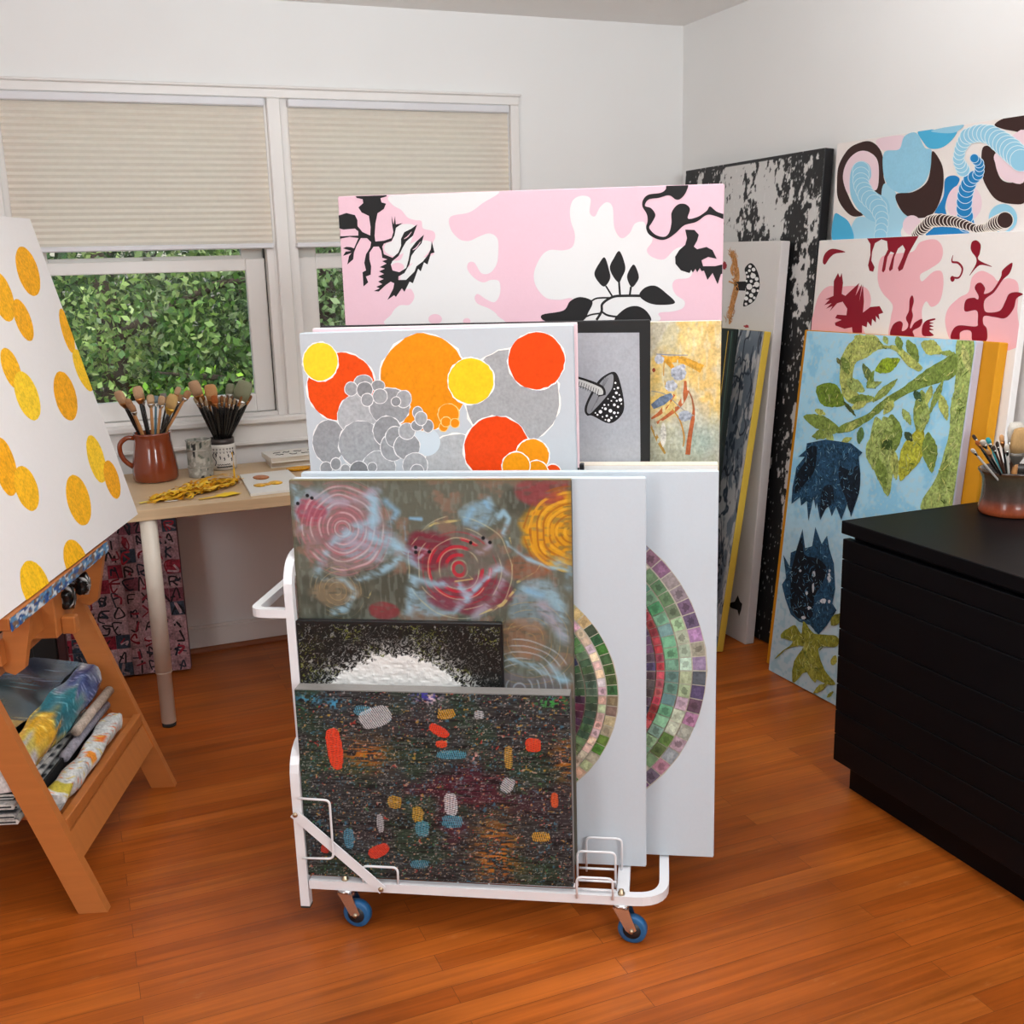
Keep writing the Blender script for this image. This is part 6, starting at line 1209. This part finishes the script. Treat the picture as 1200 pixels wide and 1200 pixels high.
# things on the easel shelf
def EP(u,n,z): return EM@Vector((u,n,z))
cloth=paint_mat('painted_cloth',.6,.5,60); plast=paint_mat('painted_plastic',.18,.25,40,.4)
def shelf_obj(name,b,m,label,cat,group=None):
    o=b.build(name,m,matrix=EM); return tag(o,label,cat,group)
def bundle(path,prof,colf,seed,ns=60,wob=.004):
    """a folded bundle: a closed cross-section (n,z) swept along u with ripples"""
    g=np.random.default_rng(seed); b=MB(); rows=[];cols=[]; m=len(prof)
    for i in range(ns+1):
        t=i/ns; u=path[0]+(path[1]-path[0])*t; row=[];cr=[]
        for j in range(m+1):
            n_,z_=prof[j%m]; s=j/m
            w_=wob*(math.sin(9*t+j*.9+seed)+.6*math.sin(23*t+j*.5)); sc=path[2](t) if len(path)>2 else 1
            row.append((u+.01*math.sin(j*1.3+seed),prof[0][0]+(n_-prof[0][0])*sc+w_,z_+w_*.7)); cr.append((*lina(np.array(colf(t,s,j))/255.),.25))
        rows.append(row);cols.append(cr)
    b.grid(rows,True,cols)
    for i in (0,ns):
        k=len(b.v); b.col=cols[i][0]; b.add(rows[i][:m],[tuple(range(m))]); 
    return b
def fold_prof(n0,z0,wid,th,k=14,drop=0):
    P=[]
    for i in range(k+1):
        a=math.pi/2+math.pi*i/k; P.append((n0+th/2+th/2*math.cos(a),z0+th/2+th/2*math.sin(a)))     # spine toward the front
    top=[(n0+th/2+wid*(1-i/8),z0+th-drop*math.sin(math.pi*(1-i/8))+.0) for i in range(9)]
    bot=[(n0+th/2+wid*i/8,z0) for i in range(1,9)]
    return P+bot+top[:-1]
g=random.Random(8)
def col_big(t,s,j):
    stops=[(0,(205,200,198)),(.10,(170,165,168)),(.16,(196,178,88)),(.24,(214,162,40)),(.38,(216,166,44)),(.44,(74,110,110)),(.50,(34,112,128)),(.64,(40,120,132)),(.70,(120,138,148)),(.78,(74,92,140)),(.9,(52,62,100)),(1,(150,160,168))]
    t2=min(1,max(0,t+.05*math.sin(j*1.7)+.03*math.sin(t*40+j)))
    for (a,ca),(b_,cb) in zip(stops[:-1],stops[1:]):
        if t2<=b_: f=(t2-a)/(b_-a); c=[ca[k]*(1-f)+cb[k]*f for k in range(3)]; break
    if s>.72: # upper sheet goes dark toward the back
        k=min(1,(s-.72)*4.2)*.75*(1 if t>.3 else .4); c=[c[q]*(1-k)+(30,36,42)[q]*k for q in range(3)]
    n=g.random(); 
    if n<.06: c=[min(255,v+60) for v in c]
    return c
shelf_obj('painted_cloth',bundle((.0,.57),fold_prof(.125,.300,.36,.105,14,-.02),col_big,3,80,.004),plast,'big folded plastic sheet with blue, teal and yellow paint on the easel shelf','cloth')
def col_roll(t,s,j):
    c=(206,208,206); r=g.random()
    if .03<t<.13: c=(196,180,70)
    elif r<.22: c=g.choice([(226,130,50),(190,196,190),(160,168,172),(214,190,96),(200,110,70)])
    elif .42<t<.5 and j%6<3: c=(226,140,50)
    elif .62<t<.7 and j%5<2: c=(220,110,50)
    return c
rp=[(.082+.026*math.cos(a),.257+.026*math.sin(a)) for a in [2*math.pi*i/16 for i in range(16)]]
shelf_obj('rolled_canvas',bundle((.03,.50),rp,col_roll,5,70,.003),cloth,'rolled white canvas with orange and yellow spots along the front of the easel shelf','roll')
rp=[(.135+.013*math.cos(a),.242+.012*math.sin(a)) for a in [2*math.pi*i/12 for i in range(12)]]
def tubeobj(u0,u1,n,z,r,c,label,m=None):
    b=MB(); b.col=C4(c,.3); b.tube([(u0,n,z),((u0+u1)/2,n+.002,z),(u1,n,z)],r,16); return shelf_obj('rolled_canvas',b,m or cloth,label,'roll')
tubeobj(.30,.575,.112,.316,.013,'b3a294','thin tan roll of canvas wedged beside the big folded plastic sheet')
tubeobj(.22,.55,.118,.283,.013,'8f8a94','thin grey-violet roll of canvas between the folded sheet and the spotted roll')
b=MB(); b.col=C4('1c1d1f',.1); b.box(.03,.48,.120,.127,.2225,.283,.001); shelf_obj('black_board',b,cloth,'narrow black board standing between the rolls on the easel shelf','board')
PAL=['d2cdc6','c4c4c4','ded8d2','bcb8b4','d4cfca']
for i in range(5):
    b=MB(); rows=[];cols=[]; z0=.2235+.0148*i
    for a in range(41):
        row=[];cr=[]
        for k,(dn,dz) in enumerate(((.004,0),(.27,0),(.27,.0125),(.004,.0125),(.0,.006),(.004,0))):
            u=-.012*(i%2)+.008*(i%3)+.50*a/40; row.append((u,.15+.006*(i%3)+dn,z0+dz+.0006*math.sin(a*.8+i*2))); cr.append(C4('2f3236' if (k in (0,3) and (a*7+i*5)%9<4) else PAL[i],.3))
        rows.append(row);cols.append(cr)
    b.grid(rows,True,cols); b.col=C4('c2beb8',.3); b.add(rows[0][:5],[(0,1,2,3,4)]); b.add(rows[-1][:5],[(4,3,2,1,0)])
    b.col=C4('22262a',.2); b.box(rows[0][0][0]-.0006,rows[0][0][0],.158,.42,z0+.004,z0+.0075)
    shelf_obj('folded_cloth',b,cloth,['lowest','second from the bottom','middle','second from the top','topmost'][i]+' folded white cloth in the pile on the easel shelf','cloth','folded cloths on the easel shelf')
pf=mat('black_portfolio','141414',.5,bump=.1,bscale=120)
o=empty('portfolio_case','black ribbed portfolio case standing behind the easel, left of the lettered canvas','case',(-.52,3.62,0),R(-3))
MB().box(-.40,.40,-.03,.03,.0,.66,.006).build('body',pf,o)
b=MB()
for i in range(9): b.box(-.36+i*.085,-.352+i*.085,-.034,-.028,.02,.64)
b.build('ribs',pf,o); MB().box(.400,.425,-.03,.03,0,.66,.003).build('spine',mat('maroon_binding','3a1416',.6),o)
MB().tube(rounded([(-.08,0,.66),(-.08,0,.70),(.08,0,.70),(.08,0,.66)],.02,4),.007,8).build('carry_handle',pf,o)
# ------------------------------------------------------------------ garden outside
struct(MB().box(-14,18,YB+.6,40,-3.3,-3.2).build('ground',mat('lawn','4d6b2c',.9,var=.3,scale=3)))
t=NT('leaf'); at=t.n('Attribute',_attribute_name='Col'); df=t.n('BsdfPrincipled') if False else t.b; t.set(Roughness=.45); t.l(at.outputs['Color'],t.b.inputs['Base Color'])
tl=t.n('BsdfTranslucent'); hs=t.n('HueSaturation',Value=1.5,Saturation=1.1); t.l(at.outputs['Color'],hs.inputs['Color']); t.l(hs.outputs[0],tl.inputs['Color']); mx=t.n('MixShader'); mx.inputs[0].default_value=.35; t.l(t.b.outputs[0],mx.inputs[1]); t.l(tl.outputs[0],mx.inputs[2]); t.l(mx.outputs[0],t.o.inputs['Surface']); leafm=t.m
bark=mat('bark','4a4038',.9,var=.2,scale=14,stretch=(4,4,1),bump=.5,bscale=30)
def tree(label,x,y,h0,h1,rx,n,size,pal,seed,stuff=1):
    g=np.random.default_rng(seed); o=empty('garden_tree',label,'tree',(x,y,-3.2))
    b=MB(); b.tube([(0,0,0),(.05,0,(h0+h1)*.3),(-.05,.1,(h0+h1)*.55),(0,0,h1)],[.16,.13,.09,.02],10)
    for k in range(9):
        a=k*2.4; z=h0+(h1-h0)*(.1+.08*k); b.tube([(0,0,z),(.5*rx*math.cos(a),.5*rx*math.sin(a),z+.35),(.9*rx*math.cos(a),.9*rx*math.sin(a),z+.45)],[.045,.03,.008],7)
    b.build('trunk',bark,o)
    # leaf clusters
    nc=n//26; cz=(h0+h1)/2; C_=g.normal(size=(nc,3)); C_/=np.linalg.norm(C_,axis=1)[:,None]; rr=g.random(nc)**.42; C_=C_*rr[:,None]*np.array([rx,rx*.8,(h1-h0)/2])+np.array([0,0,cz])
    cen=np.repeat(C_,26,0)+g.normal(size=(nc*26,3))*.105; N=len(cen)
    d1=g.normal(size=(N,3)); d1[:,2]-=.4; d1/=np.linalg.norm(d1,axis=1)[:,None]; r=g.normal(size=(N,3)); d2=np.cross(d1,r); d2/=np.linalg.norm(d2,axis=1)[:,None]; nn=np.cross(d1,d2)
    L=size*(.7+.6*g.random((N,1)))
    V=np.stack([cen-d1*L*.5,cen+d2*L*.28+nn*L*.05,cen+d1*L*.5,cen-d2*L*.28+nn*L*.05],1).reshape(-1,3)
    pal=np.array([lin(c) for c in pal]); cc=pal[g.integers(0,len(pal),nc)]; cc=np.repeat(cc,26,0)*(.75+.5*g.random((N,1))); cc=np.concatenate([cc,np.ones((N,1))],1)
    me=bpy.data.meshes.new('leaves'); F=np.arange(N*4).reshape(-1,4)
    me.vertices.add(N*4); me.vertices.foreach_set('co',V.ravel()); me.loops.add(N*4); me.loops.foreach_set('vertex_index',F.ravel()); me.polygons.add(N); me.polygons.foreach_set('loop_start',np.arange(N)*4)
    me.materials.append(leafm); a=me.color_attributes.new('Col','FLOAT_COLOR','POINT'); a.data.foreach_set('color',np.repeat(cc,4,0).astype(np.float32).ravel()); me.update(calc_edges=True)
    q=bpy.data.objects.new('leaves',me); COL.objects.link(q); q.parent=o
G1=['5f8440','7a9a50','4c7238','93ae62','3c5c30','a8bc7c']; G2=['3c5a34','4c6c3e','2c4628','64844c']; G3=['7f9868','688250','9cb280','546c42']
tree('bright green leafy tree seen through the middle of the left window',.35,8.4,1.2,7.2,1.6,24000,.062,G1,1)
tree('dark green leafy tree at the left edge of the left window',-1.3,8.9,1.0,7.5,1.8,24000,.062,G2,2)
tree('grey-green leafy tree at the right side of the left window',1.9,8.2,1.0,7.0,1.5,24000,.062,G3,3)
tree('leafy tree seen through the right window beside the mullion',3.5,9.0,1.0,7.4,1.7,24000,.062,G1,4)
tree('dense dark tree in the back of the garden behind the bright green one',.9,11.5,.4,8.0,2.6,26000,.09,G2,5)
tree('dark tree in the far left of the garden behind the others',-2.6,11.5,.4,8.0,2.4,26000,.09,G2,6)
tree('dark tree in the far right of the garden behind the others',4.6,12.0,.4,8.0,2.6,26000,.09,G2,7)
tree('low light green shrub in front of the trees below the window',.55,7.2,.8,3.9,.9,16000,.05,['8fc23a','a3d048','76a836','b2d860'],8)
